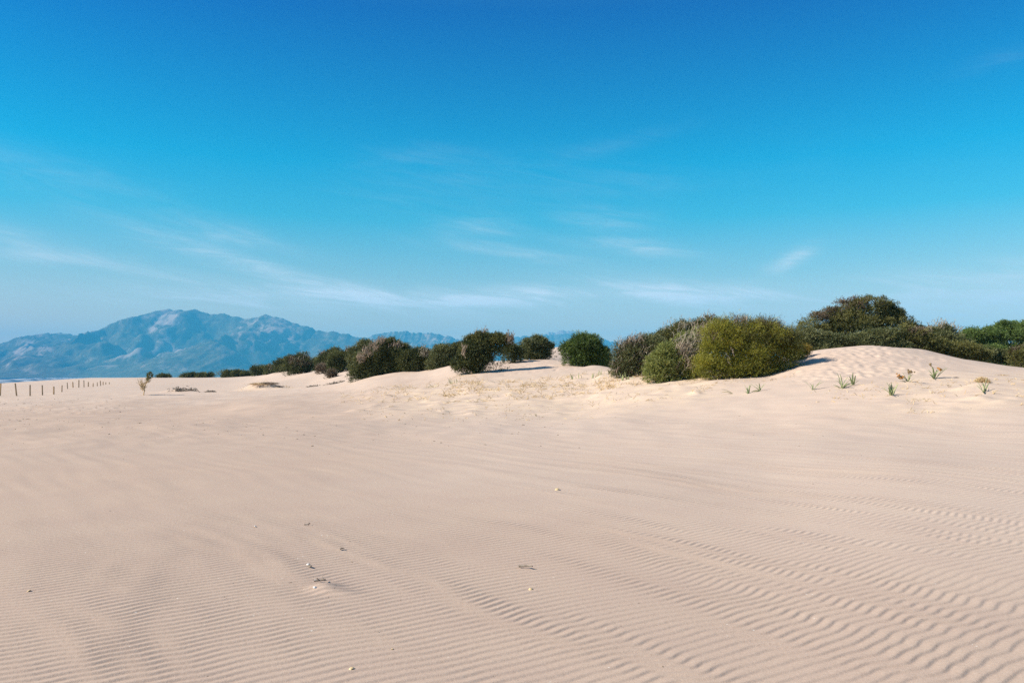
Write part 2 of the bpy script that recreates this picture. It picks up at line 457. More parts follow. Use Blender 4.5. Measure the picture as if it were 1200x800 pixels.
def terrain(x, y, ripples=False):
    x = np.asarray(x, float); y = np.asarray(y, float)
    sh = x.shape; x = x.ravel(); y = y.ravel()
    r = np.hypot(x, y)
    th = np.clip(np.arctan2(x, y), GT[0], GT[-1])
    lr = np.clip(np.log(np.maximum(r, 1e-3)), GR[0], GR[-1] - 1e-6)
    fi = (th - GT[0]) / (GT[1] - GT[0]); fj = (lr - GR[0]) / (GR[1] - GR[0])
    i = np.clip(fi.astype(int), 0, len(GT) - 2); j = np.clip(fj.astype(int), 0, len(GR) - 2)
    a = fi - i; b = fj - j
    z = gz[i, j] * (1 - a) * (1 - b) + gz[i + 1, j] * a * (1 - b) + gz[i, j + 1] * (1 - a) * b + gz[i + 1, j + 1] * a * b
    # beach slope towards the sea
    d = shore_dist(x, y)
    bz = SEA + 0.062 * d + 0.12 * np.maximum(d - 68, 0)
    k = 0.35
    h = np.clip(0.5 + 0.5 * (bz - z) / k, 0, 1)
    z = np.where(r > 25, (bz * (1 - h) + z * h - k * h * (1 - h)), z)
    z = np.maximum(z, SEA - 4.0)
    near = sstep(14, 27, r) * (1 - sstep(90, 200, r))
    z = z + near * (0.05 * perlin(x / 6.1, y / 6.1, 3) + 0.035 * perlin(x / 2.3 + 5, y / 2.3, 4))
    z = z + sstep(16, 24, r) * (1 - sstep(70, 120, r)) * (0.035 * perlin(x / 3.1 + .6 * y / 9, y / 2.6, 41) + 0.02 * perlin(x / .8, y / .9, 42))
    for bx, by, ba, bb, bh in BUMPS:
        sel = np.nonzero((np.abs(x - bx) < ba * 2.6) & (np.abs(y - by) < bb * 2.6))[0]
        if len(sel):
            q = ((x[sel] - bx) / ba) ** 2 + ((y[sel] - by) / bb) ** 2
            z[sel] += bh * np.exp(-q * 1.2)
            if bh < 0: z[sel] += -bh * 0.35 * np.exp(-(np.sqrt(q) - 1.5) ** 2 * 5)
    if ripples:
        sel = np.nonzero(r < 38)[0]
        xx, yy, rr = x[sel], y[sel], r[sel]
        u = xx * UW[0] + yy * UW[1]; v = xx * VW[0] + yy * VW[1]
        bu = xx * .606 - yy * .795; bv = xx * .795 + yy * .606
        bv = bv + 0.30 * perlin(bu / 3.0, bv / 2.2, 11)
        band = 0.7 * perlin(bu / 6.0, bv / 1.15, 12) + 0.7 * perlin(bu / 3.6, bv / .52, 25) + 0.25 * perlin(bu / 1.5, bv / .3, 26)   # long streaks down the wind
        bm = sstep(-0.35, 0.55, band)
        w = 0.9 * perlin(u / 6.0, bv / 1.25, 13) + 0.48 * perlin(u / 2.4, bv / .60, 14) + (0.12 + .40 * bm) * perlin(u / .8, bv / .26, 15) + 0.08 * perlin(u / .22, v / .22, 22)
        lam = 0.089
        fr = u / lam + w
        fr = fr - np.floor(fr)
        rise = np.sin(np.clip(fr / .76, 0, 1) * np.pi / 2) ** 1.5
        fall = 1 - sstep(.76, 1.0, fr)
        prof = np.where(fr < .76, rise, fall)
        lft = 1 - sstep(-1.0, 1.8, xx)
        amp = 0.0086 * (1 + 0.38 * lft) * (0.50 + 0.62 * bm + lft * (0.24 - 0.40 * bm)) * (1 + 0.25 * perlin(u / .9, v / .5, 16))
        patch = sstep(-0.75, -0.1, perlin(u / 9.0 + 3, v / 4.0, 17) + 0.3)
        px = 600 + F * xx / np.maximum(yy, .3)
        fade = 1 - sstep(15 + 8 * sstep(300, 900, px), 25 + 10 * sstep(500, 1000, px), rr)
        amp = amp * (0.70 + 0.30 * patch) * fade * (1 - 0.50 * sstep(7.0, 12.0, rr) * (1 - sstep(420, 720, px))) * (1 + 0.45 * sstep(7, 11, rr) * sstep(500, 900, px))
        broad = 0.002 * band * sstep(1.5, 4, rr) * (1 - sstep(16, 30, rr)) + 0.0065 * perlin(bu / 3.6, bv / .34, 27) * sstep(9, 15, rr) * (1 - sstep(26, 33, rr))
        z[sel] += amp * (prof - 0.5) + broad
    return z.reshape(sh)

def hit(px, py, d0=15.0, d1=420.0):
    """distance at which the sight line of a photo pixel first meets the sand"""
    D = np.geomspace(d0, d1, 900)
    t = terrain(wx(px, D), D); z = EYE + (HZ - py) / F * D
    k = np.nonzero(z <= t)[0]
    return float(D[k[0]]) if len(k) else None
def gz1(x, y): return float(terrain(np.array([x]), np.array([y]))[0])

# polar sheet, fine in front of the camera
fth = np.arange(-0.74, 0.74, 0.00145)
cth2 = np.concatenate([np.linspace(-math.pi, -0.74, 70)[:-1], fth, np.linspace(0.74, math.pi, 70)[:-1]])
rr = [0.35]
while rr[-1] < 18200:
    r = rr[-1]
    if r < 3.0: dr = 0.06
    elif r < 30: dr = max(0.0085, 0.0016 * r)
    elif r < 130: dr = 0.0028 * r
    elif r < 400: dr = 0.010 * r
    else: dr = 0.06 * r
    rr.append(r + dr)
rr = np.array(rr)
NT, NR = len(cth2), len(rr)
TH, RR = np.meshgrid(cth2, rr, indexing='xy')       # (NR, NT)
X = RR * np.sin(TH); Y = RR * np.cos(TH)
Z = terrain(X, Y, True)
verts = np.stack([X, Y, Z], -1).reshape(-1, 3)
ii = np.arange(NR - 1)[:, None] * NT; jj = np.arange(NT)[None, :]; j2 = (jj + 1) % NT
quads = np.stack([ii + jj, ii + NT + jj, ii + NT + j2, ii + j2], -1).reshape(-1, 4)
quads = quads[:, ::-1]
verts = np.concatenate([verts, [[0, 0, float(Z[0].mean())]]])
cidx = len(verts) - 1
tri = np.stack([np.full(NT, cidx), (np.arange(NT) + 1) % NT, np.arange(NT)], -1)
ff = np.concatenate([quads.ravel(), tri.ravel()])
lt = np.concatenate([np.full(len(quads), 4), np.full(len(tri), 3)])
# where straw-coloured litter lightens the sand: the middle hummocks and the right foot of the dune
PXv = 600 + F * X / np.maximum(Y, .1)
st = sstep(25, 33, Y) * (1 - sstep(44, 52, Y)) * sstep(380, 520, PXv) * (1 - sstep(800, 900, PXv)) * 0.85
st = np.maximum(st, sstep(20, 23, Y) * (1 - sstep(28, 33, Y)) * sstep(980, 1080, PXv) * (1 - sstep(1400, 1500, PXv)) * 0.7)
st = np.maximum(st, np.exp(-((PXv - 312) / 30) ** 2 - ((Y - 71) / 1.6) ** 2) * 1.0)
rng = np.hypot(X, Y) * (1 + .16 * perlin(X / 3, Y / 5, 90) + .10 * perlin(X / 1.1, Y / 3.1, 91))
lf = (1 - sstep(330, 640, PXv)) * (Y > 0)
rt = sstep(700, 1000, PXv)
painted_shade = np.maximum(1 - sstep(4.5 - rt, 17 - 5 * rt, rng), lf * .95 * (1 - sstep(42, 66, rng)))  # darkening painted on: near vignette, left ground turned from the sun
painted_shade = np.concatenate([painted_shade.ravel(), [1]])
st = np.concatenate([np.where(Y > 0, st, 0).ravel(), [0]])
sand = link_mesh('sand', verts, ff, lt, M['sand'], None, True, {'straw': ('POINT', st), 'painted_shade': ('POINT', painted_shade)})
sand['kind'] = 'structure'
del X, Y, Z, TH, RR, verts, quads, ff, PXv

# ------------------------------------------------------------------ sea
def sea_material():
    m, g, b = mat('sea_water', 0.25, 0.15)
    co = g.n('ShaderNodeTexCoord').outputs['Object']
    sp = g.n('ShaderNodeSeparateXYZ'); g.nt.links.new(co, sp.inputs[0])
    foam = g.n('ShaderNodeAttribute', attribute_name='foam').outputs['Fac']
    base = g.mix(g.remap(g.noise(co, 0.004, 3.0), 0.35, 0.65), (0.008, 0.065, 0.135), (0.014, 0.09, 0.18))
    f = g.m('MULTIPLY', foam, g.remap(g.noise(co, 0.03, 4.0, 0.6), 0.34, 0.50))
    g.set(b.inputs['Base Color'], g.mix(f, base, (0.75, 0.78, 0.8)))
    g.set(b.inputs['Roughness'], g.m('ADD', 0.5, g.m('MULTIPLY', f, 0.4)))
    bp = g.n('ShaderNodeBump'); bp.inputs['Strength'].default_value = 0.7; bp.inputs['Distance'].default_value = 1.0
    g.set(bp.inputs['Height'], g.noise(co, 0.15, 4.0, 0.6)); g.set(b.inputs['Normal'], bp.outputs[0])
    return m
ss = np.concatenate([np.linspace(-500, 3500, 260), np.geomspace(3600, 19000, 40)])          # along the shore
dd = np.concatenate([np.linspace(-25, 160, 150), np.geomspace(165, 19000, 60)])             # offshore
S_, D_ = np.meshgrid(ss, dd, indexing='ij')
SX = SHX + S_ * SHD[0] - D_ * SHD[1]; SY = SHY + S_ * SHD[1] + D_ * SHD[0]
wob = D_ + 9 * perlin(S_ / 90, D_ / 200, 61)
brk = np.zeros_like(S_)
SZ = np.full_like(S_, SEA)
for c0, hh, wd in ((8, .35, 5), (34, .8, 5), (66, 1.0, 6), (105, .9, 7)):
    e = np.exp(-((wob - c0) / wd) ** 2) * sstep(-.25, .35, perlin(S_ / 150 + c0, D_ / 400, 62 + int(c0)))
    SZ += hh * e; brk = np.maximum(brk, e)
SZ += 0.10 * perlin(S_ / 14, D_ / 9, 70) * (D_ < 300)
keep = np.hypot(SX, SY) < 19200
SX = np.where(keep, SX, SX * 19200 / np.maximum(np.hypot(SX, SY), 1)); SY = np.where(keep, SY, SY * 19200 / np.maximum(np.hypot(SX, SY), 1))
ns, nd = S_.shape
q = (np.arange(ns - 1)[:, None] * nd + np.arange(nd - 1)[None]); q = np.stack([q, q + 1, q + nd + 1, q + nd], -1).reshape(-1, 4)
sea = link_mesh('sea', np.stack([SX, SY, SZ], -1).reshape(-1, 3), q, 4, sea_material(), None, True, {'foam': ('POINT', np.clip(brk, 0, 1).ravel())})
sea['kind'] = 'structure'

# ------------------------------------------------------------------ mountains
def rock_material(name, scale, rockiness, bands=True):
    m, g, b = mat(name, 0.95, 0.05)
    co = g.n('ShaderNodeTexCoord').outputs['Object']
    rock = g.n('ShaderNodeAttribute', attribute_name='rock').outputs['Fac']
    sp = g.n('ShaderNodeSeparateXYZ'); g.nt.links.new(co, sp.inputs[0])
    wob = g.m('MULTIPLY', g.m('SUBTRACT', g.noise(co, 0.002 * scale, 3.0), 0.5), 500.0)
    st = g.xyz(g.m('ADD', sp.outputs[0], wob), g.m('MULTIPLY', sp.outputs[1], 0.30), g.m('MULTIPLY', sp.outputs[2], 0.42))
    n1 = g.noise(st, 0.0042 * scale, 5.0, 0.6)
    n2 = g.noise(st, 0.020 * scale, 5.0, 0.65)
    mask = g.m('ADD', g.m('ADD', rock, g.m('MULTIPLY', g.m('SUBTRACT', n1, 0.5), 1.7)), g.m('MULTIPLY', g.m('SUBTRACT', n2, 0.5), 2.0))
    mask = g.remap(mask, 0.34, 1.08)
    scrub = g.mix(g.remap(n2, 0.3, 0.7), (0.050, 0.052, 0.030), (0.130, 0.108, 0.066))
    stone = g.mix(g.remap(n1, 0.4, 0.65), (0.29, 0.235, 0.21), (0.36, 0.26, 0.215))
    g.set(b.inputs['Base Color'], g.mix(g.m('MULTIPLY', mask, rockiness), scrub, stone))
    return m

def mountain(name, D, prof, front, back, seed, material, rough=0.16, rockspots=(), cols=520, rows=170, gul=1.0):
    pxs = np.array([p[0] for p in prof], float); pys = np.array([p[1] for p in prof], float)
    PX = np.linspace(pxs[0], pxs[-1], cols)
    top = wz(np.interp(PX, pxs, pys), D) - SEA
    top = top + (perlin(PX / 9.0, PX * 0 + .5, seed) * 20 + perlin(PX / 3.3, PX * 0 + 1.5, seed + 1) * 14 + perlin(PX / 1.4, PX * 0 + 2.5, seed + 9) * 4) * D / 12000
    T = np.concatenate([np.linspace(0, 1, rows), 1 + np.linspace(0, 1, 30)[1:]])
    P_, T_ = np.meshgrid(PX, T, indexing='ij')
    tp = top[:, None]
    X = wx(P_, D); 
    Yd = np.where(T_ <= 1, D - front + front * T_, D + back * (T_ - 1))
    km = 900.0
    rid = 1 - np.abs(fbm(X / (1.9 * km), Yd / (3.2 * km), seed + 3, 4, 0.48))
    shape = np.where(T_ <= 1, 0.28 * T_ + 0.72 * T_ ** 1.7, (2 - T_) ** 1.4)
    env = np.where(T_ <= 1, np.sin(np.pi * np.clip(T_, 0, 1)) ** 0.8, 0.0)
    Z = tp * shape + env * tp * rough * gul * (rid - 0.62) * 2.9
    det = fbm(X / (.36 * km), Yd / (.45 * km), seed + 5, 4, 0.6)
    Z = Z + env * det * 0.065 * tp
    Z = np.minimum(Z, np.maximum(tp * (0.15 + 0.85 * np.clip(T_, 0, 1) ** .8), 0) ) if True else Z
    Z = SEA - 1.0 + Z
    # rocky share: steep ground and hand-placed outcrops seen in the photo
    gx_ = np.gradient(Z, axis=0) / np.gradient(X, axis=0); gy_ = np.gradient(Z, axis=1) / np.gradient(Yd, axis=1)
    slope = np.hypot(gx_, gy_)
    rock = 0.10 + 0.26 * sstep(0.30, 0.85, slope) + 0.20 * sstep(.5, 1, T_) + 0.75 * (rid - 0.72) * (T_ > .12) * (T_ < 1)
    sx = 600 + F * X / Yd; sy = HZ - F * (Z - EYE) / Yd
    for (ox, oy, rx, ry, a) in rockspots:
        rock = rock + 1.25 * a * np.exp(-((sx - ox) / rx) ** 2 - ((sy - oy) / ry) ** 2)
    nc, nr = X.shape
    q = (np.arange(nc - 1)[:, None] * nr + np.arange(nr - 1)[None]); q = np.stack([q, q + nr, q + nr + 1, q + 1], -1).reshape(-1, 4)
    o = link_mesh(name, np.stack([X, Yd, Z], -1).reshape(-1, 3), q, 4, material, None, True, {'rock': ('POINT', rock.ravel())})
    o['kind'] = 'structure'
    return o

MR = rock_material('limestone_mountain', 1.0, 1.0)
mountain('mountain', 12000, [(-420, 441), (-300, 428), (-200, 424), (-120, 420), (-60, 416), (0, 411), (10, 408), (30, 400), (45, 393), (55, 391), (75, 391), (95, 392), (117, 392), (130, 385), (145, 383), (160, 375), (175, 366),
    (183, 364.5), (190, 363), (198, 361.5), (205, 364), (218, 363.4), (232, 363.5), (240, 366), (250, 369), (262, 367.5), (275, 370), (287, 373), (300, 371), (315, 368.5), (330, 373), (350, 380), (372, 387), (393, 388), (410, 392),
    (430, 398), (460, 408), (500, 420), (540, 432), (570, 441)],
    3600, 3600, 101, MR, 0.2,
    [(195, 374, 16, 9, .45), (178, 385, 5, 4, .7), (140, 412, 12, 5, .55), (162, 411, 11, 6, .6), (198, 399, 5, 9, .6), (205, 411, 16, 5, .6), (183, 412, 6, 6, .55), (35, 404, 6, 5, .5), (22, 412, 5, 5, .45), (55, 409, 9, 5, .3),
     (190, 430, 10, 4, .5), (212, 429, 14, 5, .45), (318, 374, 18, 6, .3), (320, 395, 26, 14, .3), (40, 436, 3, 2, .8), (28, 433, 5, 4, .3), (350, 408, 14, 10, .28), (385, 395, 12, 5, .3), (268, 437, 4, 3, .7)])
mountain('mountain', 9600, [(-420, 441), (-250, 437), (-60, 434), (20, 431), (70, 428), (130, 425), (180, 419), (215, 409), (240, 401), (255, 400), (268, 407), (282, 417), (296, 429), (306, 437), (312, 441)],
    1700, 1500, 131, rock_material('scrub_foothill', 1.3, .55), 0.14, [(190, 431, 10, 4, .45), (215, 430, 14, 5, .4), (38, 436, 5, 3, .5), (120, 430, 12, 3, .2), (268, 436, 5, 4, .5)], 380, 110)
mountain('mountain', 13800, [(340, 441), (370, 425), (400, 406), (425, 395.5), (435, 393), (447, 390), (460, 388.3), (475, 389), (490, 390), (505, 390), (520, 393), (540, 398), (560, 403), (600, 415), (660, 432), (690, 441)],
    3400, 3400, 151, MR, 0.17, [(457, 392, 4, 5, .3), (472, 396, 12, 5, .12)])
mountain('mountain', 15600, [(480, 441), (520, 418), (555, 402), (580, 399), (600, 396), (620, 393.5), (640, 391.5), (660, 391), (690, 393), (715, 399), (735, 404.5), (760, 411), (800, 420), (860, 428), (930, 441)],
    3600, 3200, 171, rock_material('far_mountain', .8, .25), 0.12, [], 420, 110)
mountain('mountain', 17200, [(560, 440), (600, 410), (630, 395), (645, 389), (658, 387.3), (672, 388), (690, 395), (720, 408), (760, 440)],
    1600, 1200, 191, rock_material('distant_mountain', .8, .8), 0.1, [(658, 390, 20, 5, .5)], 240, 60)

# haze
def haze():
    x0, x1, y0, y1, z0, z1 = -19700, 19700, -19700, 19700, SEA - 5.2, 1095
    v = [(x, y, z) for z in (z0, z1) for y in (y0, y1) for x in (x0, x1)]
    f = [0, 2, 3, 1, 4, 5, 7, 6, 0, 1, 5, 4, 2, 6, 7, 3, 0, 4, 6, 2, 1, 3, 7, 5]
    m = bpy.data.materials.new('haze'); m.use_nodes = True
    nt = m.node_tree
    for n_ in list(nt.nodes): nt.nodes.remove(n_)
    pv = nt.nodes.new('ShaderNodeVolumePrincipled')
    pv.inputs['Color'].default_value = (0.075, 0.52, 0.88, 1)
    pv.inputs['Density'].default_value = 7.0e-5
    pv.inputs['Anisotropy'].default_value = 0.0
    out = nt.nodes.new('ShaderNodeOutputMaterial')
    nt.links.new(pv.outputs[0], out.inputs['Volume'])
    o = link_mesh('haze', v, f, 4, m)
    o['kind'] = 'stuff'
haze()

# ------------------------------------------------------------------ foliage
def rand_dirs(rs, n):
    v = rs.normal(size=(n, 3)); return v / np.linalg.norm(v, axis=1)[:, None]

def norm(v): return v / (np.linalg.norm(v, axis=-1, keepdims=True) + 1e-9)

def leaves_mesh(rs, pos, axis, per, slen, leaf, width, tint, spread=0.8, curl=0.0):
    """sprigs -> leaf quads. pos, axis (n,3); per leaves each; slen sprig length (n,)"""
    n = len(pos)
    t = rs.rand(n, per)
    rd = rand_dirs(rs, n * per).reshape(n, per, 3)
    ax = axis[:, None, :]
    ld = norm(ax * 0.75 + rd * spread)
    base = pos[:, None, :] + ax * (t * slen[:, None])[..., None]
    ll = leaf * (0.6 + 0.8 * rs.rand(n, per))[..., None]
    side = norm(np.cross(ld, rand_dirs(rs, n * per).reshape(n, per, 3)))
    wv = width * (0.7 + 0.6 * rs.rand(n, per))[..., None]
    mid = base + ld * ll * 0.5
    tip = base + ld * ll
    V = np.stack([base, mid + side * wv * .5, tip, mid - side * wv * .5], 2).reshape(-1, 3)
    Fc = np.arange(len(V)).reshape(-1, 4)
    tn = np.clip(tint[:, None] + rs.normal(size=(n, per)) * 0.09, 0, 1).ravel()
    return V, Fc, tn

class Shrub:
    """a bush from lobes given in the photo's frame: (px, py, half width, half height) at distance D, with real depth"""
    def __init__(s, seed, trim=0.1): s.rs = np.random.RandomState(seed); s.trim = trim
    def lobes3(s, lobes, D, depth=1.0):
        out = []
        for lb in lobes:
            px, py, rx, ry = lb[:4]
            dd = D + (lb[4] if len(lb) > 4 else 0.0)
            a, b = rx / F * dd, ry / F * dd
            a = max(a * .7, a - .5 * s.trim); b = max(b * .65, b - .9 * s.trim)
            out.append((np.array([wx(px, dd), dd + 0.0, wz(py, dd)]), np.array([a, (0.5 * a + 0.5 * min(b, a)) * depth, b])))
        more = []
        for c, r in out:
            for k in range(6):
                d = rand_dirs(s.rs, 1)[0]; d[2] = abs(d[2]) * .9 - .1; d[1] *= .8
                q = s.rs.uniform(.26, .55)
                more.append((c + d * r * s.rs.uniform(.70, .92), r * q * np.array([s.rs.uniform(.8, 1.3), 1, s.rs.uniform(.8, 1.2)])))
        s.n0 = len(out)
        return [(c, r * np.array([.86, .86, .84])) for c, r in out] + more
    def sprigs(s, L, count, clump=0.38, shell=0.62, ragged=0.12, upb=0.25, wind=(0.25, 0.05, 0.0), floor=True):
        rs = s.rs
        area = np.array([(r[0] * r[1] + r[1] * r[2] + r[0] * r[2]) for _, r in L]); area /= area.sum()
        # clumps
        pos = []; axs = []; tint = []
        ncl = max(3 * len(L), int(count / 130))
        which = rs.choice(len(L), ncl, p=area)
        per = max(8, int(count / ncl))
        for w in which:
            c, r = L[w]
            d = rand_dirs(rs, 1)[0]
            if d[2] < -0.3: d[2] *= -0.5
            d /= np.linalg.norm(d)
            rad = 0.55 + 0.5 * rs.rand() ** .8
            cc = c + d * r * rad
            sz = clump * (0.45 + 1.1 * rs.rand()) * np.minimum(r, np.median(r) * 1.2)
            ct = 0.48 + rs.normal() * 0.24
            dirs = rand_dirs(rs, per)
            dirs = norm(dirs + d * 0.45 + np.array([0, 0, 0.2]))
            rr_ = (shell + (1 - shell) * rs.rand(per, 1)) * (1 + ragged * np.abs(rs.normal(size=(per, 1))) + 0.75 * (rs.rand(per, 1) < .10) * rs.rand(per, 1))
            p = cc + dirs * sz * rr_
            pos.append(p)
            axs.append(norm(dirs * 0.7 + d * 0.35 + np.array([wind[0], wind[1], upb + wind[2]]) + rand_dirs(rs, per) * 0.35))
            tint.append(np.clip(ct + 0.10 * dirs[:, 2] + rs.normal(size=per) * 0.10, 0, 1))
        # core filling so the middle is not hollow
        nc = int(count * 0.35)
        w = rs.choice(len(L), nc, p=area)
        C = np.array([L[k][0] for k in w]); Rr = np.array([L[k][1] for k in w])
        d = rand_dirs(rs, nc)
        p = C + d * Rr * (0.3 + 0.45 * rs.rand(nc, 1))
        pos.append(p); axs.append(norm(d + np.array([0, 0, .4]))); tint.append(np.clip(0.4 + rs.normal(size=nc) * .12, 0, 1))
        # skirt: branches sweeping down to the sand under the low lobes
        nk = int(count * s.skirt)
        w = rs.choice(len(L), nk, p=area)
        C = np.array([L[k][0] for k in w]); Rr = np.array([L[k][1] for k in w])
        a = rs.uniform(0, 2 * np.pi, nk); q = np.sqrt(rs.rand(nk)) * .35 + .62
        px_ = C[:, 0] + np.cos(a) * Rr[:, 0] * q; py_ = C[:, 1] + np.sin(a) * Rr[:, 1] * q
        g0 = terrain(px_, py_)
        low = C[:, 2] - Rr[:, 2] < g0 + 2.4
        zz = g0 + (C[:, 2] - g0) * rs.rand(nk)
        p = np.stack([px_, py_, zz], 1)[low]
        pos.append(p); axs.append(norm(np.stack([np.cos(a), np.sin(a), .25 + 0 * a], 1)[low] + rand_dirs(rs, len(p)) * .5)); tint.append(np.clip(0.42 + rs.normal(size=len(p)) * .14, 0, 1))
        pos = np.concatenate(pos); axs = np.concatenate(axs); tint = np.concatenate(tint)
        if floor:
            gzv = terrain(pos[:, 0], pos[:, 1])
            k = pos[:, 2] > gzv + 0.03
            pos, axs, tint = pos[k], axs[k], tint[k]
        return pos, axs, tint

def shrub(name, label, cat, D, lobes, kind='juniper', seed=1, dens=1.0, leaf=0.13, width=0.03, per=7, slen=0.22, group='shrubs along the dunes',
          dead=None, clump=0.46, ragged=0.16, depth=1.0, upb=0.25, wind=(0.25, 0.05, 0.0), spread=0.8, stems=6, bare=False, trunk=None, extra=None, skirt=.45):
    S = Shrub(seed, 0.55 * slen + 0.2 * leaf); rs = S.rs; S.skirt = skirt
    L = S.lobes3(lobes, D, depth)
    cx = np.mean([c[0] for c, r in L]); cy = np.mean([c[1] for c, r in L])
    if trunk: cx, cy = wx(trunk[0], D), D
    bz = gz1(cx, cy)
    root = empty(name, (cx, cy, bz), label, cat, group)
    off = np.array([cx, cy, bz])
    px2 = sum(lb[2] * lb[3] for lb in lobes)                # photo area
    count = int(np.clip(px2 * 5.0 * dens, 160, 12000))
    if not bare:
        sc = max(1.0, D / 60.0) ** 0.8
        pos, ax, tint = S.sprigs(L, count, clump, ragged=ragged, upb=upb, wind=wind)
        sl = slen * sc * (0.6 + 0.8 * rs.rand(len(pos)))
        V, Fc, tn = leaves_mesh(rs, pos - off, ax, per, sl, leaf * sc, width * sc, tint, spread)
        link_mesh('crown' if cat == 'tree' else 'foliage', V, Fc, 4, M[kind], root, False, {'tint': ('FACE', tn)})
    # stems
    tb = Tubes()
    hgt = max(c[2] + r[2] for c, r in L) - bz
    if cat == 'tree':
        base = np.array([0, 0, -0.3])
        fork = np.array([0.1, 0, hgt * 0.35])
        tt = np.linspace(0, 1, 6)[:, None]
        tb.add(base + (fork - base) * tt + 0.06 * np.sin(tt * 5) * np.array([1, .5, 0]), 0.05 * hgt * .6, 0.035 * hgt * .6, 8)
        for c, r in L[:S.n0]:
            tg = c - off
            p = fork + (tg - fork) * tt + np.array([0, 0, .12 * hgt]) * np.sin(tt * np.pi) * .5
            tb.add(p, 0.03 * hgt * .6, 0.006 * hgt, 6)
        tb.build('trunk', M['bark'], root)
    else:
        for k in range(stems):
            c, r = L[rs.randint(S.n0)]
            d = rand_dirs(rs, 1)[0]; d[2] = abs(d[2])
            tg = c + d * r * 0.85 - off
            bx_ = rs.normal(size=3) * np.array([.10, .10, 0])
            bw = bx_ + off
            bx_[2] = gz1(bw[0], bw[1]) - off[2] - 0.1
            tt = np.linspace(0, 1, 6)[:, None]
            p = bx_ + (tg - bx_) * tt + np.array([rs.normal() * .1, rs.normal() * .1, .15]) * np.sin(tt * np.pi) * hgt * .3
            tb.add(p, 0.035 + .012 * hgt, 0.008, 5)
        tb.build('stem', M['bark'], root)
    # dead, bare twig patches: list of (px, py, rx, ry, n, colour)
    for dd in (dead or []):
        px, py, rx, ry, nt_, mk = dd[:6]
        nt_ = max(nt_, 24) if nt_ > 12 else nt_
        tip = dd[6] if len(dd) > 6 else (0.3, 0.0, 0.8)
        dist = D - 0.25 * (L[0][1][1]) if len(dd) <= 7 else D + dd[7]
        tw = Tubes()
        for k in range(int(nt_ * .85)):
            u, v = np.clip(rs.normal(size=2) * 0.5, -1.1, 1.1)
            p0 = np.array([wx(px + u * rx, dist), dist + rs.normal() * rx / F * D * .45, wz(py + v * ry, dist)])
            g0 = gz1(p0[0], p0[1])
            if p0[2] < g0: p0[2] = g0 - .02
            dr = norm(np.array(tip) + rand_dirs(rs, 1)[0] * .6)
            ln = (0.25 + 0.55 * rs.rand()) * max(.5, min(1.4, ry / F * D))
            bend = rand_dirs(rs, 1)[0] * .12 * ln
            pts = [p0 - off, p0 - off + dr * ln * .5 + bend, p0 - off + dr * ln]
            tw.add(pts, 0.017 * max(1, D / 45), 0.006 * max(1, D / 45), 3)
            for q_ in range(2):
                d2_ = norm(dr + rand_dirs(rs, 1)[0] * .8)
                st_ = pts[1] + (pts[2] - pts[1]) * rs.rand()
                tw.add([st_, st_ + d2_ * ln * .25, st_ + d2_ * ln * .42], 0.011 * max(1, D / 45), 0.004 * max(1, D / 45), 3)
        tw.build('dead_twigs', M[mk], root, False)
    # extra foliage patch of another colour: (lobes, kind, dens)
    for (lb2, kd2, dn2) in (extra or []):
        L2 = S.lobes3(lb2, D, depth)
        c2 = int(np.clip(sum(l[2] * l[3] for l in lb2) * 5 * dn2, 60, 6000))
        sc = max(1.0, D / 60.0) ** 0.8
        pos, ax, tint = S.sprigs(L2, c2, clump, ragged=ragged, upb=upb, wind=wind)
        sl = slen * sc * (0.6 + 0.8 * rs.rand(len(pos)))
        V, Fc, tn = leaves_mesh(rs, pos - off, ax, per, sl, leaf * sc, width * sc, tint, spread)
        link_mesh('dry_foliage' if kd2 in ('brown', 'ochre') else 'lit_and_mixed_foliage', V, Fc, 4, M[kd2], root, False, {'tint': ('FACE', tn)})  # olive patches paint sunlit tops on dark bushes; the rest mix leaf hues
    return root

# --- far left row, small
G1 = 'dark shrubs along the far dune crest'
shrub('shrub', 'tiny low dark shrub, leftmost on the far sand crest', 'shrub', 210, [(193, 443.5, 8, 3.6)], 'juniper', 2, 4, group=G1)
shrub('shrub', 'small dark shrub mound, widest of the little clump right of the dry stalk', 'shrub', 210, [(219, 443, 8, 4.6), (226, 442.5, 6, 4.6)], 'juniper', 3, 4, group=G1)
shrub('shrub', 'small faded olive shrub between two dark ones on the far crest', 'shrub', 208, [(236, 443, 6, 4.6)], 'olive', 4, 4, group=G1, dead=[(236, 442, 6, 3, 26, 'dead')])
shrub('shrub', 'small dark shrub with pointed top at right end of little clump', 'shrub', 210, [(245, 443, 4.5, 5), (248, 444, 5, 3)], 'juniper', 5, 4, group=G1)
shrub('shrub', 'long low dark shrub hugging the sand before the bushes climb', 'shrub', 180, [(268, 440, 9, 4.6), (281, 439.5, 11, 4.0), (289, 440, 7, 4)], 'juniper', 6, 3, group=G1, extra=[([(280, 438, 5, 3)], 'olive', 3)])
shrub('shrub', 'dark domed shrub at the lower end of the climbing bush row', 'shrub', 162, [(304, 435.5, 9, 6.2), (310, 437, 7, 5)], 'juniper', 7, 3, group=G1)
shrub('shrub', 'grey green shrub with dry twigs on the climbing bush row', 'shrub', 150, [(318, 434, 7, 5.5)], 'dull', 8, 3, group=G1, dead=[(318, 432, 6, 4, 40, 'dead')])
shrub('shrub', 'dark round shrub left of the grey topped bush', 'shrub', 140, [(328, 428.5, 7, 7), (333, 431, 5, 5)], 'juniper', 9, 3, group=G1)
shrub('shrub', 'dark upright shrub just behind the grey topped bush', 'shrub', 136, [(338, 424, 5.5, 6.5), (341, 428, 5, 7)], 'juniper', 10, 3, group=G1)
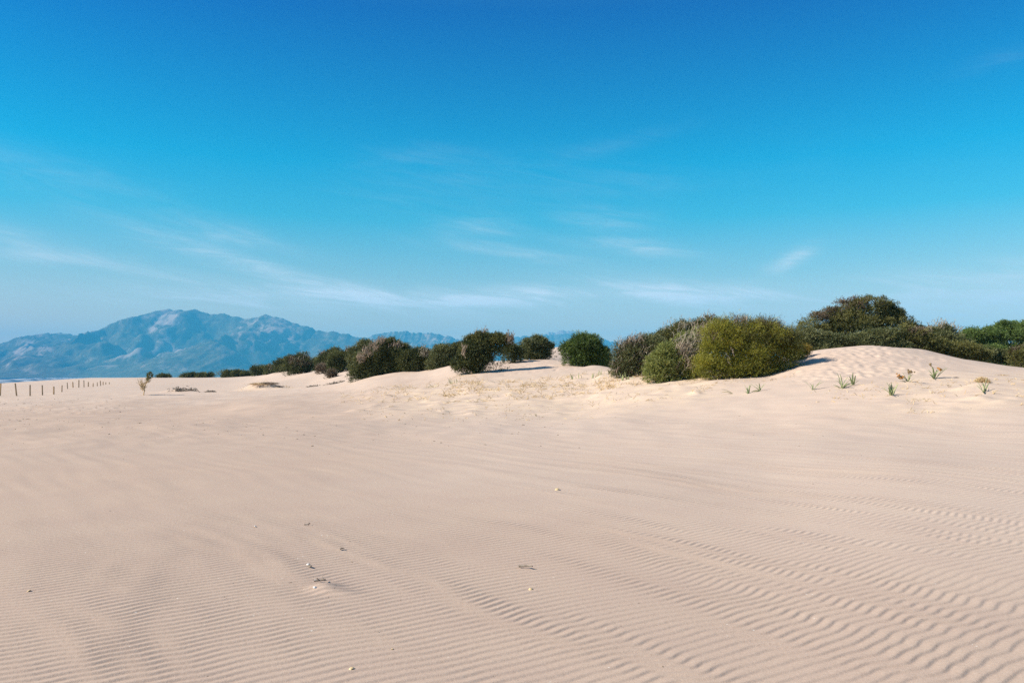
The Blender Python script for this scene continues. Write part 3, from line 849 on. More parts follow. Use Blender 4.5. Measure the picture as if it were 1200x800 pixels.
shrub('shrub', 'round bush with a bare grey top over a dark green skirt', 'shrub', 116, [(350, 431, 14, 6.2), (354, 427, 11, 9)], 'juniper', 11, 2, group=G1,
      dead=[(351, 423.5, 12, 6, 150, 'deadgrey'), (357, 428, 7, 5, 60, 'dead')], extra=[([(352, 424, 11, 6.5)], 'brown', 1.2)])
shrub('shrub', 'small dull green shrub squeezed behind the grey topped bush', 'shrub', 122, [(370, 427, 6, 7), (375, 427, 6, 6)], 'dull', 12, 3, group=G1)
G2 = 'windswept shrubs on the middle dunes'
shrub('shrub', 'dark shrub with pinkish dead twigs poking from its crown', 'shrub', 108, [(384, 421, 10, 7.5), (391, 418, 8, 8), (380, 424, 8, 8)], 'juniper', 13, 2, group=G2, dead=[(379, 414, 4, 4, 40, 'dead')])
shrub('shrub', 'low rusty brown shrub lying on the pale sand', 'shrub', 100, [(378, 432, 8, 5)], 'brown', 14, 2.5, group=G2)
shrub('shrub', 'dark round shrub beside the low rusty brown one', 'shrub', 92, [(399, 424, 13, 11), (393, 428, 9, 8), (407, 420, 9, 10)], 'juniper', 15, 1.6, group=G2, extra=[([(398, 417, 10, 5)], 'olive', 1)])
shrub('shrub', 'flat brown dry shrub on the slope under the dark round one', 'shrub', 84, [(389, 437.5, 6, 3.2)], 'brown', 16, 3, group=G2)
shrub('shrub', 'green shrub rising behind the left flank of the tan streaked bush', 'shrub', 80, [(421, 415, 11, 10), (430, 408, 9, 9), (415, 423, 9, 10)], 'dull', 17, 1.6, group=G2, dead=[(408, 410, 5, 3, 30, 'deadgrey')])
shrub('shrub', 'large dark windswept bush streaked by a tan dead branch', 'shrub', 65,
      [(447, 412, 14, 14), (432, 424, 14, 14), (422, 435, 13, 10), (445, 430, 20, 13), (465, 420, 17, 15), (474, 424, 11, 12), (481, 429, 8, 8), (456, 432, 18, 9), (418, 440, 9, 6), (438, 440, 14, 5), (457, 405, 8, 8)], 'juniper', 18, 1.3, group=G2, skirt=.3, extra=[([(455, 408, 14, 8), (470, 411, 10, 8), (428, 424, 10, 8)], 'olive', .8)],
      dead=[(446, 400, 5, 4, 70, 'dead', (.4, 0, .8), -.9), (438, 406, 5, 5, 80, 'dead', (.4, 0, .8), -1.2), (430, 413, 5, 5, 80, 'dead', (.4, 0, .8), -1.4), (422, 421, 4, 5, 70, 'dead', (.4, 0, .8), -1.5), (464, 406, 8, 4, 70, 'dead', (.4, 0, .8), -.7), (432, 441, 8, 3, 50, 'deadgrey')])
shrub('shrub', 'dark bush with a dry grey patch right of the tan streaked one', 'shrub', 64, [(493, 420, 15, 12), (484, 423, 13, 12), (502, 423, 10, 11), (510, 427, 9, 8), (476, 421, 9, 10)], 'juniper', 19, 1.4, group=G2, dead=[(497, 414, 6, 6, 80, 'deadgrey', (.3, 0, .8), -.9)])
shrub('shrub', 'mid green slanting bush behind the peaked dark bush', 'shrub', 62, [(527, 412, 12, 9), (516, 420, 12, 10), (535, 408, 6, 6), (508, 427, 8, 7), (524, 423, 14, 9), (538, 416, 8, 9), (517, 412, 9, 8)], 'dull', 20, 1.4, group=G2)
shrub('shrub', 'tall leaning dark bush with a peak and pink dead tips', 'shrub', 52,
      [(560, 404, 12, 11), (553, 415, 15, 13), (546, 427, 14, 10), (575, 404, 14, 10), (589, 402, 12, 8), (563, 423, 13, 12), (556, 433, 9, 7), (577, 412, 11, 7), (568, 397, 10, 6), (561, 395, 5, 5), (540, 430, 8, 7)], 'juniper', 21, 1.35, group=G2, skirt=.08,
      dead=[(597, 398, 5, 6, 90, 'dead', (.3, 0, .8), -.3), (559, 393, 6, 4, 60, 'dead', (.5, 0, .8), 0), (543, 413, 2, 6, 40, 'dead', (.1, 0, .9), -.9), (566, 390, 3, 3, 24, 'dead', (.6, 0, .8), 0)], extra=[([(558, 400, 11, 8), (578, 398, 14, 7), (550, 412, 8, 8)], 'olive', 1.3)])
shrub('shrub', 'dark low shrub in the shade of the tall leaning bush', 'shrub', 58, [(598, 411, 10, 8), (606, 414, 6, 6)], 'juniper', 22, 2.0, group=G2)
shrub('shrub', 'grey green bushy shrub standing alone on the middle sand crest', 'shrub', 60, [(628, 405, 15, 10), (618, 412, 11, 10), (637, 409, 10, 10), (626, 416, 15, 7)], 'dull', 23, 1.5, group=G2, wind=(0.1, 0, 0))
shrub('shrub', 'round bright green shrub with dark base by the sand gap', 'shrub', 53, [(686, 407, 16, 13), (672, 412, 14, 11), (698, 414, 12, 11), (684, 419, 17, 11), (680, 402, 12, 8), (669, 405, 6, 6)], 'fresh', 24, 1.5, group=G2, wind=(0.1, 0, 0))
shrub('shrub', 'small dark shrub tucked right behind the round green one', 'shrub', 58, [(708, 421, 8, 8)], 'juniper', 25, 2.0, group=G2, dead=[(707, 423, 2, 4, 14, 'deadgrey', (0, 0, 1))])

# --- right cluster
G3 = 'dense bushes left of the big dune'
shrub('shrub', 'dark grey brown twiggy bush at the left end of the big thicket', 'shrub', 40,
      [(745, 417, 20, 15), (732, 425, 14, 14), (763, 411, 16, 15), (725, 434, 9, 8), (750, 430, 20, 12)], 'dull', 31, 0.85, group=G3, leaf=0.09, width=.022, ragged=.25,
      dead=[(742, 402, 16, 7, 120, 'dead'), (728, 415, 8, 10, 90, 'deadgrey'), (750, 418, 20, 14, 120, 'deadgrey'), (725, 436, 8, 7, 50, 'dead')], extra=[([(745, 412, 20, 14), (728, 428, 10, 12)], 'brown', .45)])
shrub('shrub', 'dull green bush behind the light green one in the big thicket', 'shrub', 43, [(785, 397, 18, 13), (806, 388, 16, 12), (828, 382, 14, 10), (800, 402, 22, 13), (773, 404, 14, 11)], 'olive', 32, 1.0, group=G3,
      dead=[(800, 386, 24, 7, 120, 'deadgrey'), (828, 374, 10, 4, 40, 'dead')], ragged=.22, leaf=.1, width=.024)
shrub('shrub', 'light yellow green low bush in front of the grey twigs', 'shrub', 36.4, [(779, 425, 15, 12), (766, 433, 12, 8), (797, 429, 14, 11), (784, 415, 12, 8), (772, 420, 10, 9), (808, 433, 10, 7), (781, 410, 8, 6)], 'lime', 33, 1.0, group=G3, leaf=.12, width=.022, upb=.45, ragged=.2,
      dead=[(797, 432, 9, 8, 40, 'deadgrey')])
shrub('shrub', 'grey leafless brush between the light green and yellow green bushes', 'shrub', 38, [(808, 407, 18, 14, -.4), (818, 395, 12, 10, -.2), (808, 425, 12, 12, -.6), (814, 416, 12, 14, -.4)], 'lime', 34, .6, group=G3, ragged=.3,
      dead=[(810, 406, 22, 15, 190, 'deadgrey', (.45, 0, .8), -1.5), (808, 427, 9, 12, 80, 'dead', (.3, 0, .8), -2.0), (826, 390, 14, 11, 130, 'dead', (.45, 0, .8), -1.5), (797, 414, 12, 8, 110, 'dead', (.45, 0, .8), -1.7)])
shrub('shrub', 'broad feathery yellow green bush, largest in front of the dune', 'shrub', 35.2,
      [(868, 395, 26, 21), (895, 394, 24, 17), (912, 402, 20, 15), (848, 412, 24, 18), (880, 418, 32, 20), (916, 415, 18, 13), (840, 430, 24, 14), (868, 434, 26, 12), (898, 430, 22, 12), (925, 407, 12, 10), (838, 394, 16, 14), (850, 384, 12, 9), (838, 411, 13, 15), (856, 402, 18, 14), (822, 428, 11, 14), (858, 414, 30, 22, 1.6), (890, 408, 30, 20, 1.6)],
      'yellow', 35, 1.2, group=G3, skirt=.28, leaf=0.10, width=0.013, per=9, slen=.34, upb=.35, ragged=.22, spread=.6, stems=10,
      extra=[([(868, 384, 22, 12), (900, 386, 20, 10), (845, 396, 16, 12), (912, 397, 16, 10)], 'brown', .10), ([(908, 400, 30, 18), (880, 402, 28, 18), (850, 436, 24, 8), (900, 384, 16, 8), (925, 408, 14, 12)], 'olive', .55)],
      dead=[(858, 420, 4, 8, 6, 'dead', (-.2, -.6, 1), -1.5), (838, 400, 8, 10, 40, 'dead'), (870, 377, 16, 4, 14, 'dead')])
shrub('shrub', 'small ochre yellow bush at the left foot of the dune crest', 'shrub', 37.6, [(938, 411, 11, 5.5), (930, 414, 9, 6)], 'ochre', 36, 1.2, group=G3, leaf=.1, width=.02, extra=[([(934, 413, 10, 5)], 'yellow', 1.2)])
G4 = 'bushes and trees behind the big dune'
shrub('shrub', 'tall dark bush with wind shaped dome above the dune crest', 'shrub', 56,
      [(1015, 362, 30, 14), (985, 374, 32, 15), (1040, 366, 20, 15), (955, 388, 22, 15), (1010, 385, 44, 16), (1048, 382, 22, 14), (970, 402, 40, 14), (1030, 402, 40, 14), (1012, 374, 24, 16), (990, 386, 30, 14), (1040, 412, 40, 10), (965, 414, 36, 10)], 'olive', 41, 1.0, group=G4, ragged=.16, stems=12,
      extra=[([(1005, 358, 26, 9), (975, 372, 20, 10)], 'brown', .35), ([(1040, 372, 20, 14), (1000, 388, 40, 12)], 'juniper', .7)], dead=[(988, 378, 14, 8, 60, 'deadgrey')])
shrub('shrub', 'green bush low on the left of the dune crest, beneath the tall domed one', 'shrub', 50, [(960, 400, 24, 12), (985, 402, 22, 10), (940, 398, 14, 12), (965, 411, 26, 10)], 'dull', 42, 1.1, group=G4)
shrub('shrub', 'green bush in the middle of the dune crest, beneath the tall domed one', 'shrub', 50, [(1020, 398, 24, 10), (1040, 396, 18, 11), (1015, 409, 28, 10), (1048, 408, 22, 10)], 'dull', 43, 1.1, group=G4, extra=[([(1030, 396, 24, 10)], 'olive', .6)])
shrub('shrub', 'brownish olive bush right of the dune top', 'shrub', 50, [(1075, 400, 22, 13), (1062, 395, 14, 11), (1090, 404, 16, 11)], 'olive', 44, 1.1, group=G4, extra=[([(1070, 396, 20, 11)], 'brown', .45)])
shrub('shrub', 'thin dark shrub with loose sprigs reaching right beside the domed bush', 'shrub', 57, [(1066, 385, 10, 7), (1080, 387, 9, 5)], 'juniper', 45, .8, group=G4, ragged=.4)
shrub('shrub', 'green bush crowned with bare grey twigs against the sky', 'shrub', 55, [(1106, 399, 24, 14), (1095, 408, 18, 12), (1118, 408, 18, 14), (1108, 391, 16, 9)], 'dull', 46, 1.1, group=G4,
      dead=[(1104, 383, 12, 6, 110, 'deadgrey', (.05, 0, 1), 0), (1122, 386, 6, 4, 30, 'deadgrey', (.3, 0, 1), 0), (1090, 388, 6, 4, 30, 'deadgrey', (-.1, 0, 1), 0)])
shrub('pine_tree', 'rounded green pine, lowest and leftmost of the pines behind dune', 'tree', 76, [(1148, 395, 18, 12), (1136, 401, 15, 12), (1160, 399, 16, 14), (1147, 414, 26, 12), (1122, 406, 14, 11)], 'pine', 47, 1.2, group=G4, clump=.5, ragged=.05, leaf=.12, width=.04)
shrub('pine_tree', 'tallest bright green pine with billowing crown behind dune', 'tree', 82, [(1181, 391, 20, 14), (1167, 398, 17, 15), (1195, 396, 18, 15), (1176, 416, 28, 14)], 'pine', 48, 1.2, group=G4, clump=.5, ragged=.05, leaf=.12, width=.04)
shrub('pine_tree', 'green pine cut by the right edge of the photo', 'tree', 84, [(1208, 392, 18, 14), (1220, 400, 18, 16), (1204, 414, 18, 14)], 'pine', 49, 1.2, group=G4, clump=.5, ragged=.05, leaf=.12, width=.04)
shrub('shrub', 'dark olive bush on the falling right shoulder of the dune', 'shrub', 50, [(1128, 412, 18, 11), (1142, 417, 15, 10), (1112, 412, 12, 9)], 'olive', 50, 1.1, group=G4)
shrub('shrub', 'green bush in front of the tallest pine', 'shrub', 53, [(1162, 419, 18, 11), (1150, 420, 12, 9), (1178, 421, 13, 10)], 'dull', 51, 1.1, group=G4, extra=[([(1168, 414, 14, 8)], 'fresh', .8)])
shrub('shrub', 'brown tinged bush at the right edge above flat sand', 'shrub', 49, [(1196, 418, 12, 13), (1210, 415, 12, 15)], 'olive', 52, 1.1, group=G4, extra=[([(1198, 413, 11, 9)], 'brown', .3)])

# far wood seen through the gap right of the round green shrub: one mass
def far_wood():
    rs = np.random.RandomState(77)
    V = []; Fs = []; T = []; nn = 0
    for k in range(150):
        px = rs.uniform(688, 1330); D = rs.uniform(330, 460)
        x = wx(px, D); z0 = gz1(x, D); h = rs.uniform(7, 11.5); r = rs.uniform(3, 5.5)
        d = rand_dirs(rs, 130); d[:, 2] = np.abs(d[:, 2]) * 1.0 - .2
        p = np.array([x, D, z0 + h * .55]) + d * np.array([r, r, h * .45]) * (0.8 + .3 * rs.rand(130, 1))
        p[:, 2] = np.maximum(p[:, 2], z0)
        v, f, t = leaves_mesh(rs, p, norm(d + np.array([0, 0, .3])), 3, np.full(130, .8), 1.3, .7, np.clip(.45 + rs.normal() * .15 + .2 * d[:, 2], 0, 1))
        V.append(v); Fs.append(f + nn); T.append(t); nn += len(v)
    o = link_mesh('wood', np.concatenate(V), np.concatenate(Fs), 4, M['pine'], None, False, {'tint': ('FACE', np.concatenate(T))})
    o['kind'] = 'stuff'; o['label'] = 'far dark wood seen as a strip through the gap between bushes'
far_wood()

# ------------------------------------------------------------------ posts along the beach
def post_mesh():
    tb = Tubes()
    h = 1.0; a = 0.038
    v = []; f = []
    lv = [(-.35, a, a), (h - .03, a * .96, a * .96), (h, a * .72, a * .72)]
    for z, p, q in lv:
        for sx, sy in ((-1, -1), (1, -1), (1, 1), (-1, 1)): v.append((sx * p, sy * q, z))
    for k in range(2):
        for j in range(4): f += [4 * k + j, 4 * k + (j + 1) % 4, 4 * k + 4 + (j + 1) % 4, 4 * k + 4 + j]
    f += [8, 9, 10, 11]
    return v, f
POSTS = [(0, 449, 463.7), (19.5, 448.8, 463.8), (35.3, 450.8, 463.8), (49.8, 451, 463), (63, 452.6, 462.2), (72.5, 451.3, 459.2), (79.2, 448, 455.6), (85.6, 447.4, 454), (92.4, 445, 454),
         (98.5, 445.3, 453.6), (103.5, 447.4, 453), (109, 448.8, 453), (114, 447.8, 452.3), (118, 446, 452), (120.8, 447, 451), (124, 447.6, 450.4), (128, 448, 450)]
PLAB = ['cut by the left edge, dark and nearest', 'tall with a pale sunlit side, second from the left edge', 'third from the left edge', 'fourth from the left edge', 'fifth from the left edge, short and leaning a little',
        'sixth from the left edge, where the row starts to climb', 'seventh from the left edge', 'eighth from the left edge', 'ninth from left, standing out tallest of the middle ones', 'tenth from left, right of the tallest middle one',
        'eleventh from left', 'twelfth from left, half buried', 'thirteenth from left', 'fourteenth from left, taller than the far ones around it', 'fourth from the far end', 'second from the far end', 'at the far right end of the row']
PLAB[14] = 'third from the far end'
pv, pf = post_mesh()
pm = None
rsp = np.random.RandomState(8)
for k, ((px, yt, yb), lb) in enumerate(zip(POSTS, PLAB)):
    D0 = 70 + [0, 1, 7, 13, 20, 28, 38, 48, 56, 66, 80, 92, 104, 116, 128, 142, 158][k]
    D = None
    for e_ in (0, .4, .8, 1.2, 1.8, 2.5):
        D = hit(px, yb + e_, 55)
        if D and D < D0 * 1.5: break
    D = D if D and D < D0 * 1.5 else D0
    x = wx(px, D); z = gz1(x, D)
    hh = wz(yt, D) - z
    if pm is None:
        o = link_mesh('post', pv, pf, 4, M['wood']); pm = o
    else:
        o = pm.copy(); COL.objects.link(o)
    o.location = (x, D, z)
    o.scale = (1 + .25 * rsp.rand() + (D - 70) / 400,) * 2 + (max(.35, hh),)
    o.rotation_euler = (R(rsp.normal() * 2), R(rsp.normal() * 2.2), R(rsp.uniform(-15, 35)))
    tag(o, 'weathered wooden beach post ' + lb, 'post', 'row of wooden posts along the beach')

# ------------------------------------------------------------------ strap-leaved plants on the dune foot
def strap(ln, wd, lean, az_, droop, segs=7, twist=0.3):
    t = np.linspace(0, 1, segs)
    ang = lean + droop * t ** 1.5
    dx_ = np.cumsum(np.sin(ang)) / segs * ln; dz_ = np.cumsum(np.cos(ang)) / segs * ln
    dx_ -= dx_[0]; dz_ -= dz_[0]
    w = wd * np.sin(np.pi * (0.18 + 0.80 * t)) ** .6 * .5
    ca, sa = math.cos(az_), math.sin(az_)
    P0 = np.stack([dx_ * ca, dx_ * sa, dz_ - .03], 1)
    sd_ = np.array([-sa, ca, twist]); sd_ /= np.linalg.norm(sd_)
    nrm = np.stack([-np.cos(ang) * ca, -np.cos(ang) * sa, np.sin(ang)], 1)
    # a shallow channelled section with real thickness
    c1 = P0 + sd_ * w[:, None]; c2 = P0 - nrm * (w * .35)[:, None]; c3 = P0 - sd_ * w[:, None]; c4 = P0 - nrm * (w * .35 + .004)[:, None]
    V = np.stack([c1, c2, c3, c4], 1).reshape(-1, 3)
    i = np.arange(segs - 1)[:, None] * 4; j = np.arange(4)[None]; j2_ = (j + 1) % 4
    Q = np.stack([i + j, i + j2_, i + 4 + j2_, i + 4 + j], -1).reshape(-1, 4)
    return V, Q

def blob_mesh(r, sq, rs, n=8, m=6):
    th = np.linspace(0, 2 * np.pi, n, endpoint=False); ph = np.linspace(0.05, np.pi - .05, m)
    V = []
    for p in ph:
        for t in th:
            k = r * (1 + .18 * rs.normal())
            V.append((k * math.sin(p) * math.cos(t), k * math.sin(p) * math.sin(t), k * sq * math.cos(p)))
    i = np.arange(m - 1)[:, None] * n; j = np.arange(n)[None]; j2_ = (j + 1) % n
    Q = np.stack([i + j, i + n + j, i + n + j2_, i + j2_], -1).reshape(-1, 4)
    return np.array(V), Q

def lily(px, py, D, label, h=.45, nl=7, seed=0, pale=2, heads=(), lean=.35, flat=False, spread=1.0, wd=.035):
    rs = np.random.RandomState(seed)
    D = hit(px, py, 15, 60) or D
    h = h * 1.2; wd = wd * 1.4
    x = wx(px, D); z = gz1(x, D)
    root = empty('beach_lily', (x, D, z), label, 'plant', 'strap leaved plants at the foot of the dune')
    for k in range(nl):
        az_ = rs.uniform(0, 2 * np.pi) if not flat else rs.choice([0, np.pi]) + rs.normal() * .3
        le = (abs(rs.normal()) * lean * 1.35 + .12) * spread if not flat else rs.uniform(.9, 1.3)
        V, Q = strap(h * rs.uniform(.55, 1.1), wd * rs.uniform(.8, 1.25), le, az_, rs.uniform(.2, .9) * spread)
        o = link_mesh('leaf', V + np.array([rs.normal() * .02, rs.normal() * .02, 0]), Q, 4, M['lilypale'] if k < pale else M['lily'], root, True)
    for (hx, hz, mk) in heads:
        tb = Tubes()
        top = np.array([hx, rs.normal() * .03, hz])
        tb.add([np.array([0, 0, -.03]), top * np.array([.35, .35, .6]), top], .010, .007, 5)
        st_ = tb.build('stalk', M['lilypale'], root)
        V, Q = blob_mesh(.05, .8, rs)
        V2 = [V * .9 + top]; Q2 = [Q]
        for b in range(3):
            V2.append(V * .6 + top + rs.normal(size=3) * .045); Q2.append(Q + len(V) * (b + 1))
        link_mesh('seed_head', np.concatenate(V2), np.concatenate(Q2), 4, M[mk], root, True)
    return root

lily(860, 461, 30.2, 'pale strap leaved plant lying nearly flat below the yellow green bush', .5, 5, 1, 4, flat=True)
lily(877, 461, 30.0, 'pale yellowish plant of few stiff leaves, left of a dark one', .50, 6, 2, 4, lean=.5)
lily(891, 458, 30.8, 'small dark green plant with spread leaves near the yellow green bush', .50, 8, 3, 0, lean=.75)
lily(953, 457, 28.0, 'thin pale green plant with a few splayed leaves, alone on the sand', .48, 6, 4, 2, lean=.55, wd=.028)
lily(987, 455, 27.0, 'fullest green strap leaved plant on the dune foot', .60, 12, 5, 3, lean=.42)
lily(999, 451, 27.4, 'slim dark green plant just right of the fullest one', .52, 7, 6, 0, lean=.3)
lily(1045, 463, 24.8, 'upright green plant with a long leaf trailing left on the sand', .50, 9, 7, 3, lean=.45)
lily(1064, 447, 27.0, 'withered plant with rusty and brown heads on pale stalks', .38, 6, 8, 6, ((-.32, .22, 'flower'), (-.20, .16, 'flower'), (.02, .34, 'seedbrown'), (.10, .33, 'seedbrown'), (-.27, .12, 'seedbrown')), lean=.3)
lily(1095, 444, 27.6, 'tallest green plant with orange and brown seed heads', .58, 9, 9, 2, ((-.16, .52, 'seedbrown'), (.17, .36, 'flower'), (.20, .33, 'flower')), lean=.28)
lily(1153, 459, 24.7, 'green plant with low splayed leaves under the straw ball', .50, 9, 10, 2, lean=.7)

def tumbleweed(px, D, r, label, sq=.6, n=260, seed=0, mk='straw'):
    rs = np.random.RandomState(seed)
    x = wx(px, D); z = gz1(x, D)
    tb = Tubes()
    for k in range(n):
        a = rand_dirs(rs, 1)[0]; a[2] = abs(a[2])
        b = norm(a + rand_dirs(rs, 1)[0] * .7); b[2] = abs(b[2])
        S3 = np.array([1, 1, sq]) * r
        tb.add([a * S3 * rs.uniform(.1, .5), norm(a + b) * S3 * .75, b * S3 * rs.uniform(.85, 1.12)], .006, .003, 3)
    o = tb.build('dry_tuft', M[mk], None, False)
    o.location = (x, D, z - .02)
    return tag(o, label, 'dry plant')
tumbleweed(1151, 27.2, .27, 'ball of dry straw coloured grass above a green lily plant', .75, 420, 1)
tumbleweed(1120, 28.6, .12, 'small flat brown tuft on sand left of the straw ball', .35, 120, 2, 'twig')
tumbleweed(1172, 29.5, .30, 'thin flattened straw tuft near the dune right end', .16, 45, 3)

# ------------------------------------------------------------------ mid-distance plants
def sprout(px, D, label, h, seed, n=9, kind='lily', cat='plant', wd=.03, group=None, lean=.5):
    rs = np.random.RandomState(seed)
    x = wx(px, D); z = gz1(x, D)
    root = empty('dune_plant', (x, D, z), label, cat, group or 'small plants on the middle sand')
    for k in range(n):
        V, Q = strap(h * rs.uniform(.5, 1.1), wd * rs.uniform(.8, 1.2), abs(rs.normal()) * lean + .1, rs.uniform(0, 6.28), rs.uniform(.1, .6))
        link_mesh('leaf', V + np.array([rs.normal() * h * .3, rs.normal() * h * .2, 0]), Q, 4, M[kind if rs.rand() < .7 else 'lilypale'], root, True)
    return root
sprout(531, 47, 'green sprout on pale sand before the peaked dark bush', .55, 1, 10)
sprout(507, 46, 'low dull green sprout trailing left of the sprout under the peak', .35, 2, 10, wd=.04, lean=.9)
sprout(676, 44.5, 'stubby dark green plant, leftmost of three before the round green shrub', .5, 3, 8, wd=.05, lean=.35)
sprout(692, 44, 'spreading green plant in the middle before the round green shrub', .55, 4, 9, wd=.05, lean=.8)
sprout(702, 44.5, 'thin green plant, rightmost of three before the round green shrub', .5, 5, 6, wd=.03, lean=.4)
sprout(733, 38.6, 'pale green succulent plant under the twiggy grey brown bush', .55, 6, 10, wd=.07, lean=.45)
sprout(628, 29.5, 'tiny upright weed alone on the pale sand flat', .22, 7, 5, 'litter', wd=.02, lean=.3)
sprout(664, 40, 'tiny dry weed standing on the straw slope', .25, 8, 5, 'litter', wd=.02, lean=.3)

# tall dry stalk plant on the left, with a green leafy tip
def dry_stalk():
    px, D = 168, 61
    rs = np.random.RandomState(12)
    x = wx(px, D); z = gz1(x, D)
    root = empty('dry_bush', (x, D, z), 'straw coloured dry stalks with a leafy green tip, far left sand', 'dry plant')
    tb = Tubes()
    def P(qx, qy): return np.array([wx(qx, D) - x, 0, wz(qy, D) - z])
    tb.add([np.array([0, 0, -.1]), P(170, 452), P(172.5, 445), P(175.5, 440)], .045, .02, 5)
    for k in range(34):
        b = P(rs.uniform(165.5, 170), rs.uniform(450, 459)); 
        e = P(rs.normal(168, 4), rs.uniform(442, 454)); y0 = rs.normal() * .18
        tb.add([b + [0, y0 * .5, 0], (b + e) / 2 + rs.normal(size=3) * .06, e + [0, y0, 0]], .020, .007, 4)
    for k in range(26):
        b = P(rs.uniform(170.5, 174), rs.uniform(441, 449)); e = b + np.array([rs.normal() * .2, rs.normal() * .12, rs.uniform(.02, .2)])
        tb.add([b, (b + e) / 2, e], .02, .006, 4)
    tb.build('stalk', M['straw'], root, True)
    n = 90
    d = rand_dirs(rs, n)
    pos = P(175.6, 439.5) + d * np.array([.13, .12, .16])
    V, Fc, tn = leaves_mesh(rs, pos, norm(d + [0, 0, .5]), 5, np.full(n, .08), .11, .035, np.full(n, .5))
    pos2 = P(173.8, 444.5) + rand_dirs(rs, 60) * np.array([.12, .1, .16])
    V2, F2, t2 = leaves_mesh(rs, pos2, norm(rand_dirs(rs, 60) + [0, 0, .5]), 4, np.full(60, .08), .10, .03, np.full(60, .9))
    link_mesh('leafy_tip', np.concatenate([V, V2]), np.concatenate([Fc, F2 + len(V)]), 4, M['olive'], root, False, {'tint': ('FACE', np.concatenate([tn, t2]))})
dry_stalk()

def debris_heap(px, D, w, h, label, seed, mk='twig'):
    """low heap of dark driftwood and seaweed"""
    rs = np.random.RandomState(seed)
    x = wx(px, D); z = gz1(x, D)
    tb = Tubes()
    for k in range(70):
        c = np.array([rs.normal() * w * .42, rs.normal() * w * .2, 0])
        c[2] = gz1(c[0] + x, c[1] + D) - z + abs(rs.normal()) * h * .5
        d = norm(np.array([rs.normal(), rs.normal() * .5, rs.normal() * .35])) * rs.uniform(.15, .4) * w * .5
        tb.add([c - d, c + rs.normal(size=3) * .02, c + d], .03, .015, 5)
    o = tb.build('driftwood', M[mk], None, True)
    o.location = (x, D, z)
    return tag(o, label, 'driftwood', 'dark driftwood heaps on the left sand')
debris_heap(210, 69.4, 1.0, .22, 'dark flat driftwood heap, wider one behind the dry stalks', 1)
debris_heap(224, 69, .75, .26, 'dark driftwood heap, middle of three on the left sand', 2)
debris_heap(246, 67.5, .55, .12, 'thin dark driftwood scrap, rightmost on the left sand', 3)
debris_heap(366, 71, .6, .1, 'small dark driftwood scrap beyond the grassy hummock', 4)
debris_heap(393, 70.5, .9, .12, 'dark driftwood strip below the tan streaked bush', 6)
o = tumbleweed(316, 71.6, .95, 'mat of brown dry scrub topping the low hummock', .22, 240, 6, 'litter')
tumbleweed(326, 71.4, .5, 'dark brown dry scrub at the right of the low hummock', .26, 160, 9, 'twig')
tumbleweed(303, 71.3, .9, 'straw grass mat on the left of the low hummock', .25, 260, 7)

# thin straw grass all over the middle slope: uncountable
def straw_grass():
    rs = np.random.RandomState(21)
    pts = []
    def scatter(n, pxa, pxb, Da, Db, hh):
        px = rs.uniform(pxa, pxb, n); D = rs.uniform(Da, Db, n)
        x = wx(px, D); keep = perlin(x / 1.7, D / 1.3, 31) + .5 * perlin(x / .6, D / .5, 32) > -.05
        for a, b in zip(x[keep], D[keep]): pts.append((a, b, hh))
    scatter(1050, 520, 720, 36, 47, .34)
    scatter(480, 400, 560, 38, 52, .32)
    scatter(220, 690, 840, 31, 40, .22)
    scatter(240, 1060, 1230, 22, 28, .18)
    scatter(260, 420, 700, 27, 35, .12)
    scatter(330, 700, 835, 36.2, 39.5, .30)
    scatter(120, 830, 935, 32.5, 35, .16)
    scatter(60, 280, 345, 69, 74, .45)
    scatter(70, 940, 1060, 25, 28, .15)
    P_ = np.array(pts)
    zz = terrain(P_[:, 0], P_[:, 1])
    tb = Tubes()
    for (x, y, h), z in zip(P_, zz):
        for q_ in range(rs.randint(1, 4)):
            l = h * rs.uniform(.5, 1.3)
            d = norm(np.array([rs.normal() * .9 + .3, rs.normal() * .6, abs(rs.normal()) * .5 + .12]))
            b = np.array([x + rs.normal() * .05, y + rs.normal() * .05, z - .02])
            tb.add([b, b + d * l * .55 + [0, 0, .04 * l], b + d * l + [0, 0, -.18 * l]], .010, .004, 3)
    o = tb.build('dry_grass', M['straw'], None, False)
    o['kind'] = 'stuff'; o['label'] = 'sparse straw coloured grass stems scattered over the middle slope'
straw_grass()

# uncountable crumbs of plant litter on the flat
def litter():
    rs = np.random.RandomState(33)
    V = []; Q = []; nn = 0
    def one(x, y, s):
        nonlocal nn
        v, q = blob_mesh(1.0, .5, rs, 6, 4)
        a = rs.uniform(0, 6.28); ca, sa = math.cos(a), math.sin(a)
        v = v * np.array([s * rs.uniform(.8, 2.2), s * .6, s * .6])
        v = np.stack([v[:, 0] * ca - v[:, 1] * sa, v[:, 0] * sa + v[:, 1] * ca, v[:, 2]], 1)
        V.append(v + np.array([x, y, gz1(x, y) + s * .15])); Q.append(q + nn); nn += len(v)
    for k in range(75):
        D = rs.uniform(4.2, 26) ; px = rs.uniform(-60, 1260)
        one(wx(px, D), D, rs.uniform(.004, .009) * max(1, D / 11))
    for k in range(170):
        D = rs.uniform(22, 30); px = rs.uniform(-60, 330) if rs.rand() < .5 else rs.uniform(330, 760)
        if px > 300: D = rs.uniform(18, 32)
        one(wx(px, D), D, rs.uniform(.012, .028))
    for k in range(60):
        D = rs.uniform(40, 58); px = rs.uniform(-20, 160)
        one(wx(px, D), D, rs.uniform(.02, .05))
    o = link_mesh('plant_litter', np.concatenate(V), np.concatenate(Q), 4, M['litter'], None, True)
    o['kind'] = 'stuff'; o['label'] = 'crumbs of dark plant litter strewn over the rippled sand'
litter()

